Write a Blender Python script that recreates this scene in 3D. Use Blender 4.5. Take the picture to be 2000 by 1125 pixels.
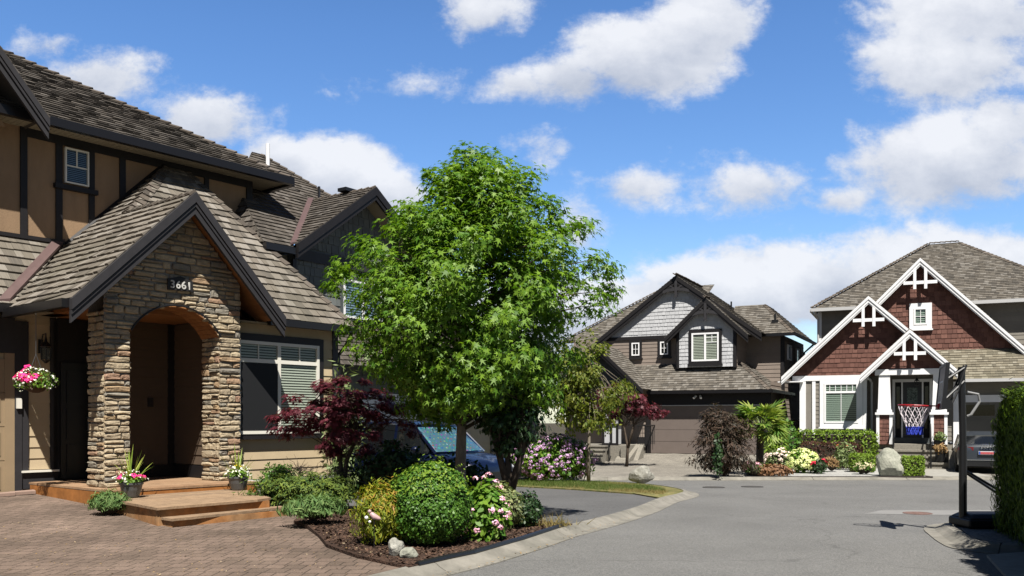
import bpy, bmesh, math, random
import numpy as np
from mathutils import Vector as V, noise as mnoise
for o in list(bpy.data.objects): bpy.data.objects.remove(o)
sc = bpy.context.scene
COL = sc.collection
# ---------------- camera
cam = bpy.data.objects.new("camera", bpy.data.cameras.new("camera"))
COL.objects.link(cam); sc.camera = cam
cam.location = (0, 0, 1.55); cam.rotation_euler = (math.radians(90), 0, 0)
cam.data.sensor_width = 36; cam.data.lens = 31.5
cam.data.shift_y = (820 - 562.5) / 2000
cam.data.clip_start = .05; cam.data.clip_end = 3000
# ---------------- colour management
sc.view_settings.view_transform = 'Standard'; sc.view_settings.look = 'None'
sc.view_settings.exposure = 1.0; sc.view_settings.gamma = 1
# ---------------- sun and sky
SUN = V((.11, -.62, 1)).normalized()
ELEV = math.asin(SUN.z); AZ = math.atan2(SUN.x, SUN.y)
sun = bpy.data.objects.new("sun", bpy.data.lights.new("sun", 'SUN'))
sun.data.energy = 5; sun.data.angle = math.radians(.5); sun.data.color = (1, .955, .88)
sun.rotation_euler = SUN.to_track_quat('Z', 'Y').to_euler(); COL.objects.link(sun)
W = bpy.data.worlds.new("World"); sc.world = W; W.use_nodes = True
def build_world():
    nt = W.node_tree; N = nt.nodes; L = nt.links; N.clear()
    out = N.new('ShaderNodeOutputWorld'); bg = N.new('ShaderNodeBackground'); L.new(bg.outputs[0], out.inputs[0])
    STR = .05; bg.inputs[1].default_value = STR
    sky = N.new('ShaderNodeTexSky'); sky.sky_type = 'NISHITA'; sky.sun_disc = False
    sky.sun_elevation = ELEV; sky.sun_rotation = AZ; sky.air_density = 1; sky.dust_density = .6; sky.ozone_density = 2.5
    hs = N.new('ShaderNodeHueSaturation'); hs.inputs['Saturation'].default_value = 1.24; hs.inputs['Hue'].default_value = .507; hs.inputs['Value'].default_value = 1.85
    L.new(sky.outputs[0], hs.inputs['Color'])
    tc = N.new('ShaderNodeTexCoord'); sep = N.new('ShaderNodeSeparateXYZ'); L.new(tc.outputs['Generated'], sep.inputs[0])
    def M(op, a, b=None, c=None):
        n = N.new('ShaderNodeMath'); n.operation = op
        for i, x in enumerate((a, b, c)):
            if x is None: continue
            if isinstance(x, (int, float)): n.inputs[i].default_value = x
            else: L.new(x, n.inputs[i])
        return n.outputs[0]
    yc = M('MAXIMUM', sep.outputs[1], .02)
    u = M('DIVIDE', sep.outputs[0], yc); v = M('DIVIDE', sep.outputs[2], yc)
    cmb = N.new('ShaderNodeCombineXYZ'); L.new(u, cmb.inputs[0]); L.new(M('MULTIPLY', v, 1.35), cmb.inputs[1])
    # distort
    def noise(scale, detail, rough, vec=None, off=0):
        n = N.new('ShaderNodeTexNoise'); n.inputs['Scale'].default_value = scale; n.inputs['Detail'].default_value = detail
        n.inputs['Roughness'].default_value = rough
        mp = N.new('ShaderNodeMapping'); mp.inputs['Location'].default_value = (off, off * .7, off * 1.3)
        L.new(vec if vec else cmb.outputs[0], mp.inputs[0]); L.new(mp.outputs[0], n.inputs['Vector']); return n
    n1 = noise(7.5, 9, .6); n2 = noise(30, 8, .66, off=3); n0 = noise(2.6, 4, .5, off=7)
    nz = M('ADD', M('MULTIPLY', M('SUBTRACT', n1.outputs['Fac'], .5), 1.9), M('MULTIPLY', M('SUBTRACT', n2.outputs['Fac'], .5), .8))
    nz = M('ADD', nz, M('MULTIPLY', M('SUBTRACT', n0.outputs['Fac'], .5), .7))
    # clouds: centre and half size as bearing / elevation tangents, weight
    EL = [(1255, 108, 170, 88, 1.25), (1365, 40, 105, 75, 1.2), (1120, 152, 110, 62, .95), (1010, 160, 80, 40, .6),
          (940, 25, 95, 55, .56), (190, 150, 110, 60, .74), (95, 90, 80, 30, .5), (395, 235, 110, 55, .8),
          (660, 345, 130, 72, 1.45), (760, 385, 70, 60, 1.3), (540, 310, 70, 40, 1.0),
          (1850, 125, 180, 75, .85), (1910, 30, 180, 65, .85), (1860, 320, 210, 90, 1.0), (1975, 240, 110, 80, .7),
          (1475, 365, 118, 55, .60), (1640, 390, 70, 26, .48), (1235, 362, 88, 44, .62), (1125, 440, 60, 80, .62),
          (1060, 280, 85, 42, .36), (830, 170, 85, 26, .24),
          (1300, 605, 260, 90, 1.05), (1560, 560, 280, 78, 1.0), (1850, 530, 300, 82, 1.2), (1330, 540, 110, 40, 1.0),
          (1100, 620, 300, 90, 1.0), (2300, 400, 250, 200, 1), (-300, 300, 300, 150, .9), (500, 640, 500, 110, 1.0)]
    tot = None; bott = None
    for (px, py, rx, ry, w) in EL:
        cu, cv = (px - 1000) / 1750, (820 - py) / 1750
        du = M('MULTIPLY', M('SUBTRACT', u, cu), 1750 / rx); dv = M('MULTIPLY', M('SUBTRACT', v, cv), 1750 / ry)
        r = M('SQRT', M('ADD', M('MULTIPLY', du, du), M('MULTIPLY', dv, dv)))
        m = M('MAXIMUM', M('MULTIPLY', M('SUBTRACT', 1.12, M('MULTIPLY', r, .88)), w), -1)
        s = M('MULTIPLY', M('MAXIMUM', m, 0), dv)
        tot = m if tot is None else M('SMOOTH_MAX', tot, m, .25)
        bott = s if bott is None else M('ADD', bott, s)
    den = M('ADD', tot, nz)
    mr = N.new('ShaderNodeMapRange'); mr.interpolation_type = 'SMOOTHSTEP'; L.new(den, mr.inputs[0])
    mr.inputs[1].default_value = -.03; mr.inputs[2].default_value = .52
    front = M('GREATER_THAN', sep.outputs[1], .03)
    # deep clear blue overhead and behind, paler towards the cloudy horizon ahead
    def ramp(x, a, b, lo, hi):
        n = N.new('ShaderNodeMapRange'); n.interpolation_type = 'SMOOTHSTEP'; L.new(x, n.inputs[0])
        for i, q in enumerate((a, b, lo, hi)): n.inputs[i + 1].default_value = q
        return n.outputs[0]
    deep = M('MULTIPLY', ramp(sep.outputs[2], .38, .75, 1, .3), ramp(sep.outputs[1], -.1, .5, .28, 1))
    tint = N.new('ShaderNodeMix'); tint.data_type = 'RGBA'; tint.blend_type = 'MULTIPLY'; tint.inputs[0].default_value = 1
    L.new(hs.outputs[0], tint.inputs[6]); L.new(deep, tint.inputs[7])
    fac = M('MULTIPLY', M('MULTIPLY', mr.outputs[0], .96), front)
    # cloud light: brighter towards the top side of each cloud and at its thick edge
    sh = M('ADD', M('MULTIPLY', bott, .8), M('MULTIPLY', M('SUBTRACT', n1.outputs['Fac'], .5), 1.5))
    sh = M('ADD', sh, M('MULTIPLY', M('SUBTRACT', n2.outputs['Fac'], .5), .6))
    mr2 = N.new('ShaderNodeMapRange'); L.new(sh, mr2.inputs[0]); mr2.inputs[1].default_value = -.45; mr2.inputs[2].default_value = .38
    cr = N.new('ShaderNodeMix'); cr.data_type = 'RGBA'; L.new(mr2.outputs[0], cr.inputs[0])
    k = 1 / STR
    cr.inputs[6].default_value = (.26 * k, .285 * k, .34 * k, 1); cr.inputs[7].default_value = (.45 * k, .46 * k, .485 * k, 1)
    mx = N.new('ShaderNodeMix'); mx.data_type = 'RGBA'; L.new(fac, mx.inputs[0]); L.new(tint.outputs[2], mx.inputs[6]); L.new(cr.outputs[2], mx.inputs[7])
    L.new(mx.outputs[2], bg.inputs[0])
build_world()

# ---------------- helpers: materials
MATS = {}
K = .62   # real surfaces are darker than they look in the bright exposure
def KC(c): return tuple(x * K for x in c)
def mat(name, col, rough=.85, col2=None, noise=None, bump=None, spec=.3, coord='Object', stretch=(1, 1, 1), metal=0., transl=0., island=True, rot=0., coat=0.):
    """plain procedural surface: col..col2 by random island, noise = (scale, amount), bump = (scale, strength, distance)"""
    if name in MATS: return MATS[name]
    if not name.startswith(('leaf', 'bloom')): col = KC(col); col2 = KC(col2) if col2 else None
    m = bpy.data.materials.new(name); m.use_nodes = True; MATS[name] = m
    nt = m.node_tree; N = nt.nodes; L = nt.links; b = N['Principled BSDF']
    b.inputs['Roughness'].default_value = rough; b.inputs['Specular IOR Level'].default_value = spec; b.inputs['Metallic'].default_value = metal
    if coat: b.inputs['Coat Weight'].default_value = coat
    tc = N.new('ShaderNodeTexCoord'); mp = N.new('ShaderNodeMapping'); mp.inputs['Scale'].default_value = stretch; mp.inputs['Rotation'].default_value = (0, 0, rot)
    L.new(tc.outputs[coord], mp.inputs[0])
    c = N.new('ShaderNodeMix'); c.data_type = 'RGBA'; c.inputs[6].default_value = (*col, 1); c.inputs[7].default_value = (*(col2 or col), 1); c.inputs[0].default_value = 0
    if col2:
        if island:
            g = N.new('ShaderNodeNewGeometry'); L.new(g.outputs['Random Per Island'], c.inputs[0])
        else:
            nn = N.new('ShaderNodeTexNoise'); nn.inputs['Scale'].default_value = (noise[0] if noise else 2) * .37; nn.inputs['Detail'].default_value = 4
            L.new(mp.outputs[0], nn.inputs['Vector']); r = N.new('ShaderNodeMapRange'); r.inputs[1].default_value = .35; r.inputs[2].default_value = .65
            L.new(nn.outputs['Fac'], r.inputs[0]); L.new(r.outputs[0], c.inputs[0])
    outc = c.outputs[2]
    if noise:
        nn = N.new('ShaderNodeTexNoise'); nn.inputs['Scale'].default_value = noise[0]; nn.inputs['Detail'].default_value = 6; nn.inputs['Roughness'].default_value = .65
        L.new(mp.outputs[0], nn.inputs['Vector']); r = N.new('ShaderNodeMapRange')
        r.inputs[1].default_value = .25; r.inputs[2].default_value = .75; r.inputs[3].default_value = 1 - noise[1]; r.inputs[4].default_value = 1 + noise[1]
        L.new(nn.outputs['Fac'], r.inputs[0])
        mm = N.new('ShaderNodeMix'); mm.data_type = 'RGBA'; mm.blend_type = 'MULTIPLY'; mm.inputs[0].default_value = 1
        L.new(outc, mm.inputs[6]); L.new(r.outputs[0], mm.inputs[7]); outc = mm.outputs[2]
    L.new(outc, b.inputs['Base Color'])
    if bump:
        nb = N.new('ShaderNodeTexNoise'); nb.inputs['Scale'].default_value = bump[0]; nb.inputs['Detail'].default_value = 5
        L.new(mp.outputs[0], nb.inputs['Vector']); bp = N.new('ShaderNodeBump'); bp.inputs['Strength'].default_value = bump[1]
        bp.inputs['Distance'].default_value = bump[2] if len(bump) > 2 else .02
        L.new(nb.outputs['Fac'], bp.inputs['Height']); L.new(bp.outputs[0], b.inputs['Normal'])
    if transl:
        t = N.new('ShaderNodeBsdfTranslucent'); mixs = N.new('ShaderNodeMixShader'); mixs.inputs[0].default_value = transl
        g2 = N.new('ShaderNodeMix'); g2.data_type = 'RGBA'; g2.blend_type = 'MULTIPLY'; g2.inputs[0].default_value = 1
        L.new(outc, g2.inputs[6]); g2.inputs[7].default_value = (1.5, 1.6, .6, 1); L.new(g2.outputs[2], t.inputs[0])
        L.new(b.outputs[0], mixs.inputs[1]); L.new(t.outputs[0], mixs.inputs[2]); L.new(mixs.outputs[0], N['Material Output'].inputs[0])
    return m
def mat_shake(name, dark, light, moss=None):
    dark, light = KC(dark), KC(light); moss = KC(moss) if moss else None
    m = bpy.data.materials.new(name); MATS[name] = m; m.use_nodes = True; nt = m.node_tree; N = nt.nodes; L = nt.links; b = N['Principled BSDF']
    b.inputs['Roughness'].default_value = .8; b.inputs['Specular IOR Level'].default_value = .25
    uv = N.new('ShaderNodeUVMap'); mp = N.new('ShaderNodeMapping'); mp.inputs['Scale'].default_value = (40, 2.2, 1); L.new(uv.outputs[0], mp.inputs[0])
    n = N.new('ShaderNodeTexNoise'); n.inputs['Scale'].default_value = 1; n.inputs['Detail'].default_value = 5; L.new(mp.outputs[0], n.inputs['Vector'])
    g = N.new('ShaderNodeNewGeometry')
    a = N.new('ShaderNodeMath'); a.operation = 'MULTIPLY_ADD'; L.new(n.outputs['Fac'], a.inputs[0]); a.inputs[1].default_value = .9; L.new(g.outputs['Random Per Island'], a.inputs[2])
    r = N.new('ShaderNodeMapRange'); r.inputs[1].default_value = .3; r.inputs[2].default_value = 1.6; L.new(a.outputs[0], r.inputs[0])
    cr = N.new('ShaderNodeValToRGB'); cr.color_ramp.elements[0].color = (*dark, 1); cr.color_ramp.elements[1].color = (*light, 1)
    e = cr.color_ramp.elements.new(.5); e.color = tuple((dark[i] * .55 + light[i] * .45) * (1, .95, .88)[i] for i in range(3)) + (1,)
    L.new(r.outputs[0], cr.inputs[0])
    o = cr.outputs[0]
    if moss:
        tc = N.new('ShaderNodeTexCoord'); n2 = N.new('ShaderNodeTexNoise'); n2.inputs['Scale'].default_value = .8; n2.inputs['Detail'].default_value = 5
        L.new(tc.outputs['Object'], n2.inputs['Vector']); r2 = N.new('ShaderNodeMapRange'); r2.inputs[1].default_value = .45; r2.inputs[2].default_value = .75; r2.inputs[4].default_value = .6
        L.new(n2.outputs['Fac'], r2.inputs[0]); mx = N.new('ShaderNodeMix'); mx.data_type = 'RGBA'; L.new(r2.outputs[0], mx.inputs[0]); L.new(o, mx.inputs[6]); mx.inputs[7].default_value = (*moss, 1); o = mx.outputs[2]
    L.new(o, b.inputs['Base Color'])
    bp = N.new('ShaderNodeBump'); bp.inputs['Strength'].default_value = .35; bp.inputs['Distance'].default_value = .008; L.new(n.outputs['Fac'], bp.inputs['Height']); L.new(bp.outputs[0], b.inputs['Normal'])
    return m
def mat_paver(name, c1, c2, mortar, scale, rot, stain=(.5, .35), bw=.5, rh=.25, speck=None):
    c1, c2, mortar = KC(c1), KC(c2), KC(mortar)
    m = bpy.data.materials.new(name); MATS[name] = m; m.use_nodes = True; nt = m.node_tree; N = nt.nodes; L = nt.links; b = N['Principled BSDF']
    b.inputs['Roughness'].default_value = .9; b.inputs['Specular IOR Level'].default_value = .2
    tc = N.new('ShaderNodeTexCoord'); mp = N.new('ShaderNodeMapping'); mp.inputs['Rotation'].default_value = (0, 0, rot); L.new(tc.outputs['Object'], mp.inputs[0])
    wob = N.new('ShaderNodeTexNoise'); wob.inputs['Scale'].default_value = 5; L.new(mp.outputs[0], wob.inputs['Vector'])
    wv = N.new('ShaderNodeVectorMath'); wv.operation = 'SCALE'; wv.inputs['Scale'].default_value = .018; L.new(wob.outputs['Color'], wv.inputs[0])
    ad = N.new('ShaderNodeVectorMath'); L.new(mp.outputs[0], ad.inputs[0]); L.new(wv.outputs[0], ad.inputs[1])
    br = N.new('ShaderNodeTexBrick'); br.inputs['Scale'].default_value = scale; br.inputs['Color1'].default_value = (*c1, 1); br.inputs['Color2'].default_value = (*c2, 1); br.inputs['Mortar'].default_value = (*mortar, 1)
    br.inputs['Mortar Size'].default_value = .009 if scale == 1 else .016; br.inputs['Brick Width'].default_value = bw; br.inputs['Row Height'].default_value = rh; br.inputs['Mortar Smooth'].default_value = .3
    br.squash = .7; br.squash_frequency = 3; br.offset_frequency = 2; L.new(ad.outputs[0], br.inputs['Vector'])
    n = N.new('ShaderNodeTexNoise'); n.inputs['Scale'].default_value = .7; n.inputs['Detail'].default_value = 7; n.inputs['Roughness'].default_value = .65; L.new(tc.outputs['Object'], n.inputs['Vector'])
    r = N.new('ShaderNodeMapRange'); r.inputs[1].default_value = .3; r.inputs[2].default_value = .7; r.inputs[3].default_value = 1 - stain[1]; r.inputs[4].default_value = 1.12; L.new(n.outputs['Fac'], r.inputs[0])
    n3 = N.new('ShaderNodeTexNoise'); n3.inputs['Scale'].default_value = 55; n3.inputs['Detail'].default_value = 4; L.new(tc.outputs['Object'], n3.inputs['Vector'])
    r3 = N.new('ShaderNodeMapRange'); r3.inputs[1].default_value = .3; r3.inputs[2].default_value = .7; r3.inputs[3].default_value = .75; r3.inputs[4].default_value = 1.25; L.new(n3.outputs['Fac'], r3.inputs[0])
    mu = N.new('ShaderNodeMath'); mu.operation = 'MULTIPLY'; L.new(r.outputs[0], mu.inputs[0]); L.new(r3.outputs[0], mu.inputs[1])
    mm = N.new('ShaderNodeMix'); mm.data_type = 'RGBA'; mm.blend_type = 'MULTIPLY'; mm.inputs[0].default_value = 1; L.new(br.outputs[0], mm.inputs[6]); L.new(mu.outputs[0], mm.inputs[7])
    L.new(mm.outputs[2], b.inputs['Base Color'])
    bp = N.new('ShaderNodeBump'); bp.inputs['Strength'].default_value = .6; bp.inputs['Distance'].default_value = .008; bp.invert = True; L.new(br.outputs['Fac'], bp.inputs['Height'])
    bp2 = N.new('ShaderNodeBump'); bp2.inputs['Strength'].default_value = .3; bp2.inputs['Distance'].default_value = .005; L.new(n3.outputs['Fac'], bp2.inputs['Height']); L.new(bp.outputs[0], bp2.inputs['Normal']); L.new(bp2.outputs[0], b.inputs['Normal'])
    return m
def mat_speckle(name, a, b_, scale, big=.15, rough=.9, bump=.3, cracks=False):
    a, b_ = KC(a), KC(b_)
    m = bpy.data.materials.new(name); MATS[name] = m; m.use_nodes = True; nt = m.node_tree; N = nt.nodes; L = nt.links; b = N['Principled BSDF']
    b.inputs['Roughness'].default_value = rough; b.inputs['Specular IOR Level'].default_value = .25
    tc = N.new('ShaderNodeTexCoord'); v = N.new('ShaderNodeTexVoronoi'); v.inputs['Scale'].default_value = scale; L.new(tc.outputs['Object'], v.inputs['Vector'])
    sp = N.new('ShaderNodeSeparateColor'); L.new(v.outputs['Color'], sp.inputs[0])
    c = N.new('ShaderNodeMix'); c.data_type = 'RGBA'; c.inputs[6].default_value = (*a, 1); c.inputs[7].default_value = (*b_, 1); L.new(sp.outputs[0], c.inputs[0])
    n = N.new('ShaderNodeTexNoise'); n.inputs['Scale'].default_value = .45; n.inputs['Detail'].default_value = 8; n.inputs['Roughness'].default_value = .6; L.new(tc.outputs['Object'], n.inputs['Vector'])
    r = N.new('ShaderNodeMapRange'); r.inputs[1].default_value = .3; r.inputs[2].default_value = .7; r.inputs[3].default_value = 1 - big; r.inputs[4].default_value = 1 + big; L.new(n.outputs['Fac'], r.inputs[0])
    mm = N.new('ShaderNodeMix'); mm.data_type = 'RGBA'; mm.blend_type = 'MULTIPLY'; mm.inputs[0].default_value = 1; L.new(c.outputs[2], mm.inputs[6]); L.new(r.outputs[0], mm.inputs[7])
    o = mm.outputs[2]
    if cracks:
        ns = N.new('ShaderNodeTexNoise'); ns.inputs['Scale'].default_value = 1.1; ns.inputs['Detail'].default_value = 5; L.new(tc.outputs['Object'], ns.inputs['Vector'])
        vs = N.new('ShaderNodeVectorMath'); vs.operation = 'SCALE'; vs.inputs['Scale'].default_value = 1.1; L.new(ns.outputs['Color'], vs.inputs[0]); va = N.new('ShaderNodeVectorMath'); L.new(tc.outputs['Object'], va.inputs[0]); L.new(vs.outputs[0], va.inputs[1])
        ve = N.new('ShaderNodeTexVoronoi'); ve.feature = 'DISTANCE_TO_EDGE'; ve.inputs['Scale'].default_value = .17; L.new(va.outputs[0], ve.inputs['Vector'])
        rc = N.new('ShaderNodeMapRange'); rc.inputs[1].default_value = .0015; rc.inputs[2].default_value = .004; rc.inputs[3].default_value = .8; L.new(ve.outputs['Distance'], rc.inputs[0])
        st = N.new('ShaderNodeTexNoise'); st.inputs['Scale'].default_value = 2.2; st.inputs['Detail'].default_value = 6; st.inputs['Roughness'].default_value = .7; L.new(tc.outputs['Object'], st.inputs['Vector'])
        rs = N.new('ShaderNodeMapRange'); rs.inputs[1].default_value = .3; rs.inputs[2].default_value = .42; rs.inputs[3].default_value = .9; L.new(st.outputs['Fac'], rs.inputs[0])
        for q in (rc, rs):
            m3 = N.new('ShaderNodeMix'); m3.data_type = 'RGBA'; m3.blend_type = 'MULTIPLY'; m3.inputs[0].default_value = 1; L.new(o, m3.inputs[6]); L.new(q.outputs[0], m3.inputs[7]); o = m3.outputs[2]
    L.new(o, b.inputs['Base Color'])
    bp = N.new('ShaderNodeBump'); bp.inputs['Strength'].default_value = bump; bp.inputs['Distance'].default_value = .01; L.new(v.outputs['Distance'], bp.inputs['Height']); L.new(bp.outputs[0], b.inputs['Normal'])
    return m
def mat_glass(name, tint=(.02, .03, .03), amount=.75):
    m = bpy.data.materials.new(name); MATS[name] = m; m.use_nodes = True; nt = m.node_tree; N = nt.nodes; L = nt.links; N.remove(N['Principled BSDF'])
    g = N.new('ShaderNodeBsdfGlossy'); g.inputs['Roughness'].default_value = .03; t = N.new('ShaderNodeBsdfTransparent'); t.inputs[0].default_value = (*tint, 1)
    lw = N.new('ShaderNodeLayerWeight'); pw = N.new('ShaderNodeMath'); pw.operation = 'POWER'; L.new(lw.outputs['Facing'], pw.inputs[0]); pw.inputs[1].default_value = 4.5
    f = N.new('ShaderNodeMapRange'); f.inputs[3].default_value = .07; L.new(pw.outputs[0], f.inputs[0]); mx = N.new('ShaderNodeMixShader')
    L.new(f.outputs[0], mx.inputs[0]); L.new(t.outputs[0], mx.inputs[1]); L.new(g.outputs[0], mx.inputs[2]); L.new(mx.outputs[0], N['Material Output'].inputs[0])
    return m
def mat_checker_dots(name):
    m = bpy.data.materials.new(name); MATS[name] = m; m.use_nodes = True; nt = m.node_tree; N = nt.nodes; L = nt.links; b = N['Principled BSDF']
    uv = N.new('ShaderNodeTexCoord'); v = N.new('ShaderNodeTexVoronoi'); v.inputs['Scale'].default_value = 15; v.inputs['Randomness'].default_value = .35; L.new(uv.outputs['Object'], v.inputs['Vector'])
    hs = N.new('ShaderNodeHueSaturation'); hs.inputs['Saturation'].default_value = 1.1; hs.inputs['Value'].default_value = .6; L.new(v.outputs['Color'], hs.inputs['Color'])
    r = N.new('ShaderNodeMapRange'); r.inputs[1].default_value = .25; r.inputs[2].default_value = .4; L.new(v.outputs['Distance'], r.inputs[0])
    mx = N.new('ShaderNodeMix'); mx.data_type = 'RGBA'; L.new(r.outputs[0], mx.inputs[0]); L.new(hs.outputs[0], mx.inputs[6]); mx.inputs[7].default_value = (.10, .22, .28, 1)
    L.new(mx.outputs[2], b.inputs['Base Color']); b.inputs['Metallic'].default_value = .4; b.inputs['Roughness'].default_value = .35
    return m

# ---------------- helpers: objects
ORG = {}
def tag(o, label=None, cat=None, group=None, kind=None):
    for k, x in (('label', label), ('category', cat), ('group', group), ('kind', kind)):
        if x: o[k] = x
    return o
def thing(name, label, cat, loc, group=None):
    o = bpy.data.objects.new(name, None); COL.objects.link(o); o.location = loc; o.empty_display_size = .2
    ORG[o.name] = V(loc); return tag(o, label, cat, group)
def link(name, me, m, parent=None, origin=None, smooth=False):
    o = bpy.data.objects.new(name, me); COL.objects.link(o)
    if m: me.materials.append(m)
    org = ORG[parent.name] if parent else V(origin or (0, 0, 0))
    if org.length: me.transform(__import__('mathutils').Matrix.Translation(-org))
    ORG[o.name] = org
    if parent: o.parent = parent
    else: o.location = org
    if smooth: me.shade_smooth()
    return o
class MB:
    def __init__(s, auto=False): s.v = []; s.f = []; s.uv = []; s.cuts = []; s.auto = auto
    def cut(s):
        if s.f and (not s.cuts or s.cuts[-1] != len(s.f)): s.cuts.append(len(s.f))
    def face(s, pts, uv=None):
        i = len(s.v); s.v += [tuple(p) for p in pts]; s.f.append(tuple(range(i, i + len(pts)))); s.uv.append(uv)
    def solid(s, v, f):
        i = len(s.v); s.v += [tuple(p) for p in v]
        for q in f: s.f.append(tuple(i + k for k in q)); s.uv.append(None)
        if s.auto: s.cut()
    def box(s, T, a0, a1, b0, b1, c0, c1):
        v = [T(a, b, c) for a in (a0, a1) for b in (b0, b1) for c in (c0, c1)]
        s.solid(v, [(0, 1, 3, 2), (4, 6, 7, 5), (0, 4, 5, 1), (2, 3, 7, 6), (0, 2, 6, 4), (1, 5, 7, 3)])
    def prism(s, poly, vec):
        n = len(poly); vec = V(vec); v = list(poly) + [V(p) + vec for p in poly]
        s.solid(v, [tuple(range(n - 1, -1, -1)), tuple(range(n, 2 * n))] + [(i, (i + 1) % n, n + (i + 1) % n, n + i) for i in range(n)])
    def tube(s, pts, r, n=6, cap=True):
        pts = [V(p) for p in pts]; rs = r if isinstance(r, (list, tuple)) else [r] * len(pts)
        rings = []; x = None; i0 = len(s.v)
        for i, p in enumerate(pts):
            d = (pts[min(i + 1, len(pts) - 1)] - pts[max(i - 1, 0)]).normalized()
            if x is None: x = d.orthogonal().normalized()
            x = (x - d * x.dot(d)).normalized() if (x - d * x.dot(d)).length > 1e-5 else d.orthogonal().normalized()
            y = d.cross(x)
            for k in range(n):
                a = 2 * math.pi * k / n; s.v.append(tuple(p + (x * math.cos(a) + y * math.sin(a)) * rs[i]))
        for i in range(len(pts) - 1):
            for k in range(n):
                a = i0 + i * n + k; b = i0 + i * n + (k + 1) % n; s.f.append((a, b, b + n, a + n)); s.uv.append(None)
        if cap:
            s.f.append(tuple(range(i0 + n - 1, i0 - 1, -1))); s.uv.append(None)
            e = i0 + (len(pts) - 1) * n; s.f.append(tuple(range(e, e + n))); s.uv.append(None)
        if s.auto: s.cut()
    def lathe(s, c, prof, n=16):
        c = V(c); i0 = len(s.v)
        for (r, z) in prof:
            for k in range(n):
                a = 2 * math.pi * k / n; s.v.append((c.x + r * math.cos(a), c.y + r * math.sin(a), c.z + z))
        for i in range(len(prof) - 1):
            for k in range(n):
                a = i0 + i * n + k; b = i0 + i * n + (k + 1) % n; s.f.append((a, b, b + n, a + n)); s.uv.append(None)
        s.f.append(tuple(range(i0 + n - 1, i0 - 1, -1))); s.uv.append(None)
        e = i0 + (len(prof) - 1) * n; s.f.append(tuple(range(e, e + n))); s.uv.append(None)
    def blob(s, c, r, sub=2, amp=.15, freq=1.5, seed=0, flat=None):
        bm = bmesh.new(); bmesh.ops.create_icosphere(bm, subdivisions=sub, radius=1)
        vs = []
        for v in bm.verts:
            d = v.co.normalized(); k = 1 + amp * mnoise.noise(d * freq + V((seed * 3.1, seed * 1.7, seed)))*2
            if flat:
                rs = random.Random(seed)   # a few planes knocked off, then fine roughness
                for _ in range(9):
                    q = V((rs.gauss(0, 1), rs.gauss(0, 1), rs.gauss(0, 1))).normalized(); h = rs.uniform(.72, .95); t = (d * k).dot(q)
                    if t > h: k *= 1 - (1 - h / t) * .85
                k *= 1 + .03 * mnoise.noise(d * 6 + V((seed, 0, 0))) + .015 * mnoise.noise(d * 14)
            vs.append((c[0] + d.x * r[0] * k, c[1] + d.y * r[1] * k, c[2] + d.z * r[2] * k))
        s.solid(vs, [tuple(v.index for v in f.verts) for f in bm.faces]); bm.free()
    def build(s, name, m, parent=None, origin=None, smooth=False, fix=True):
        if len(s.cuts) > 1 or (s.cuts and s.cuts[-1] != len(s.f)):   # one object for every piece
            first = None; a = 0
            for e in s.cuts + ([len(s.f)] if s.cuts[-1] != len(s.f) else []):
                q = MB(); idx = {}
                for f, u in zip(s.f[a:e], s.uv[a:e]):
                    for k in f:
                        if k not in idx: idx[k] = len(q.v); q.v.append(s.v[k])
                    q.f.append(tuple(idx[k] for k in f)); q.uv.append(u)
                o = q.build(name, m, parent, origin, smooth, fix); first = first or o; a = e
            return first
        me = bpy.data.meshes.new(name); me.from_pydata(s.v, [], s.f)
        if any(s.uv):
            l = me.uv_layers.new(name='UVMap'); k = 0; data = l.data
            for f, u in zip(s.f, s.uv):
                for j in range(len(f)):
                    data[k].uv = u[j] if u else (0, 0); k += 1
        if fix:
            bm = bmesh.new(); bm.from_mesh(me); bmesh.ops.recalc_face_normals(bm, faces=bm.faces); bm.to_mesh(me); bm.free()
        me.update(); return link(name, me, m, parent, origin, smooth)
class Fr:
    """a house frame: s along the front, n out of the front, z up"""
    def __init__(s, o, u, n): s.o = V((o[0], o[1], 0)); s.u = V((u[0], u[1], 0)); s.n = V((n[0], n[1], 0))
    def __call__(s, a, n, z): return s.o + s.u * a + s.n * n + V((0, 0, z))
    def loc(s, p): d = V((p[0], p[1], 0)) - s.o; return d.dot(s.u), d.dot(s.n)
R = random.Random(7)

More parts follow.
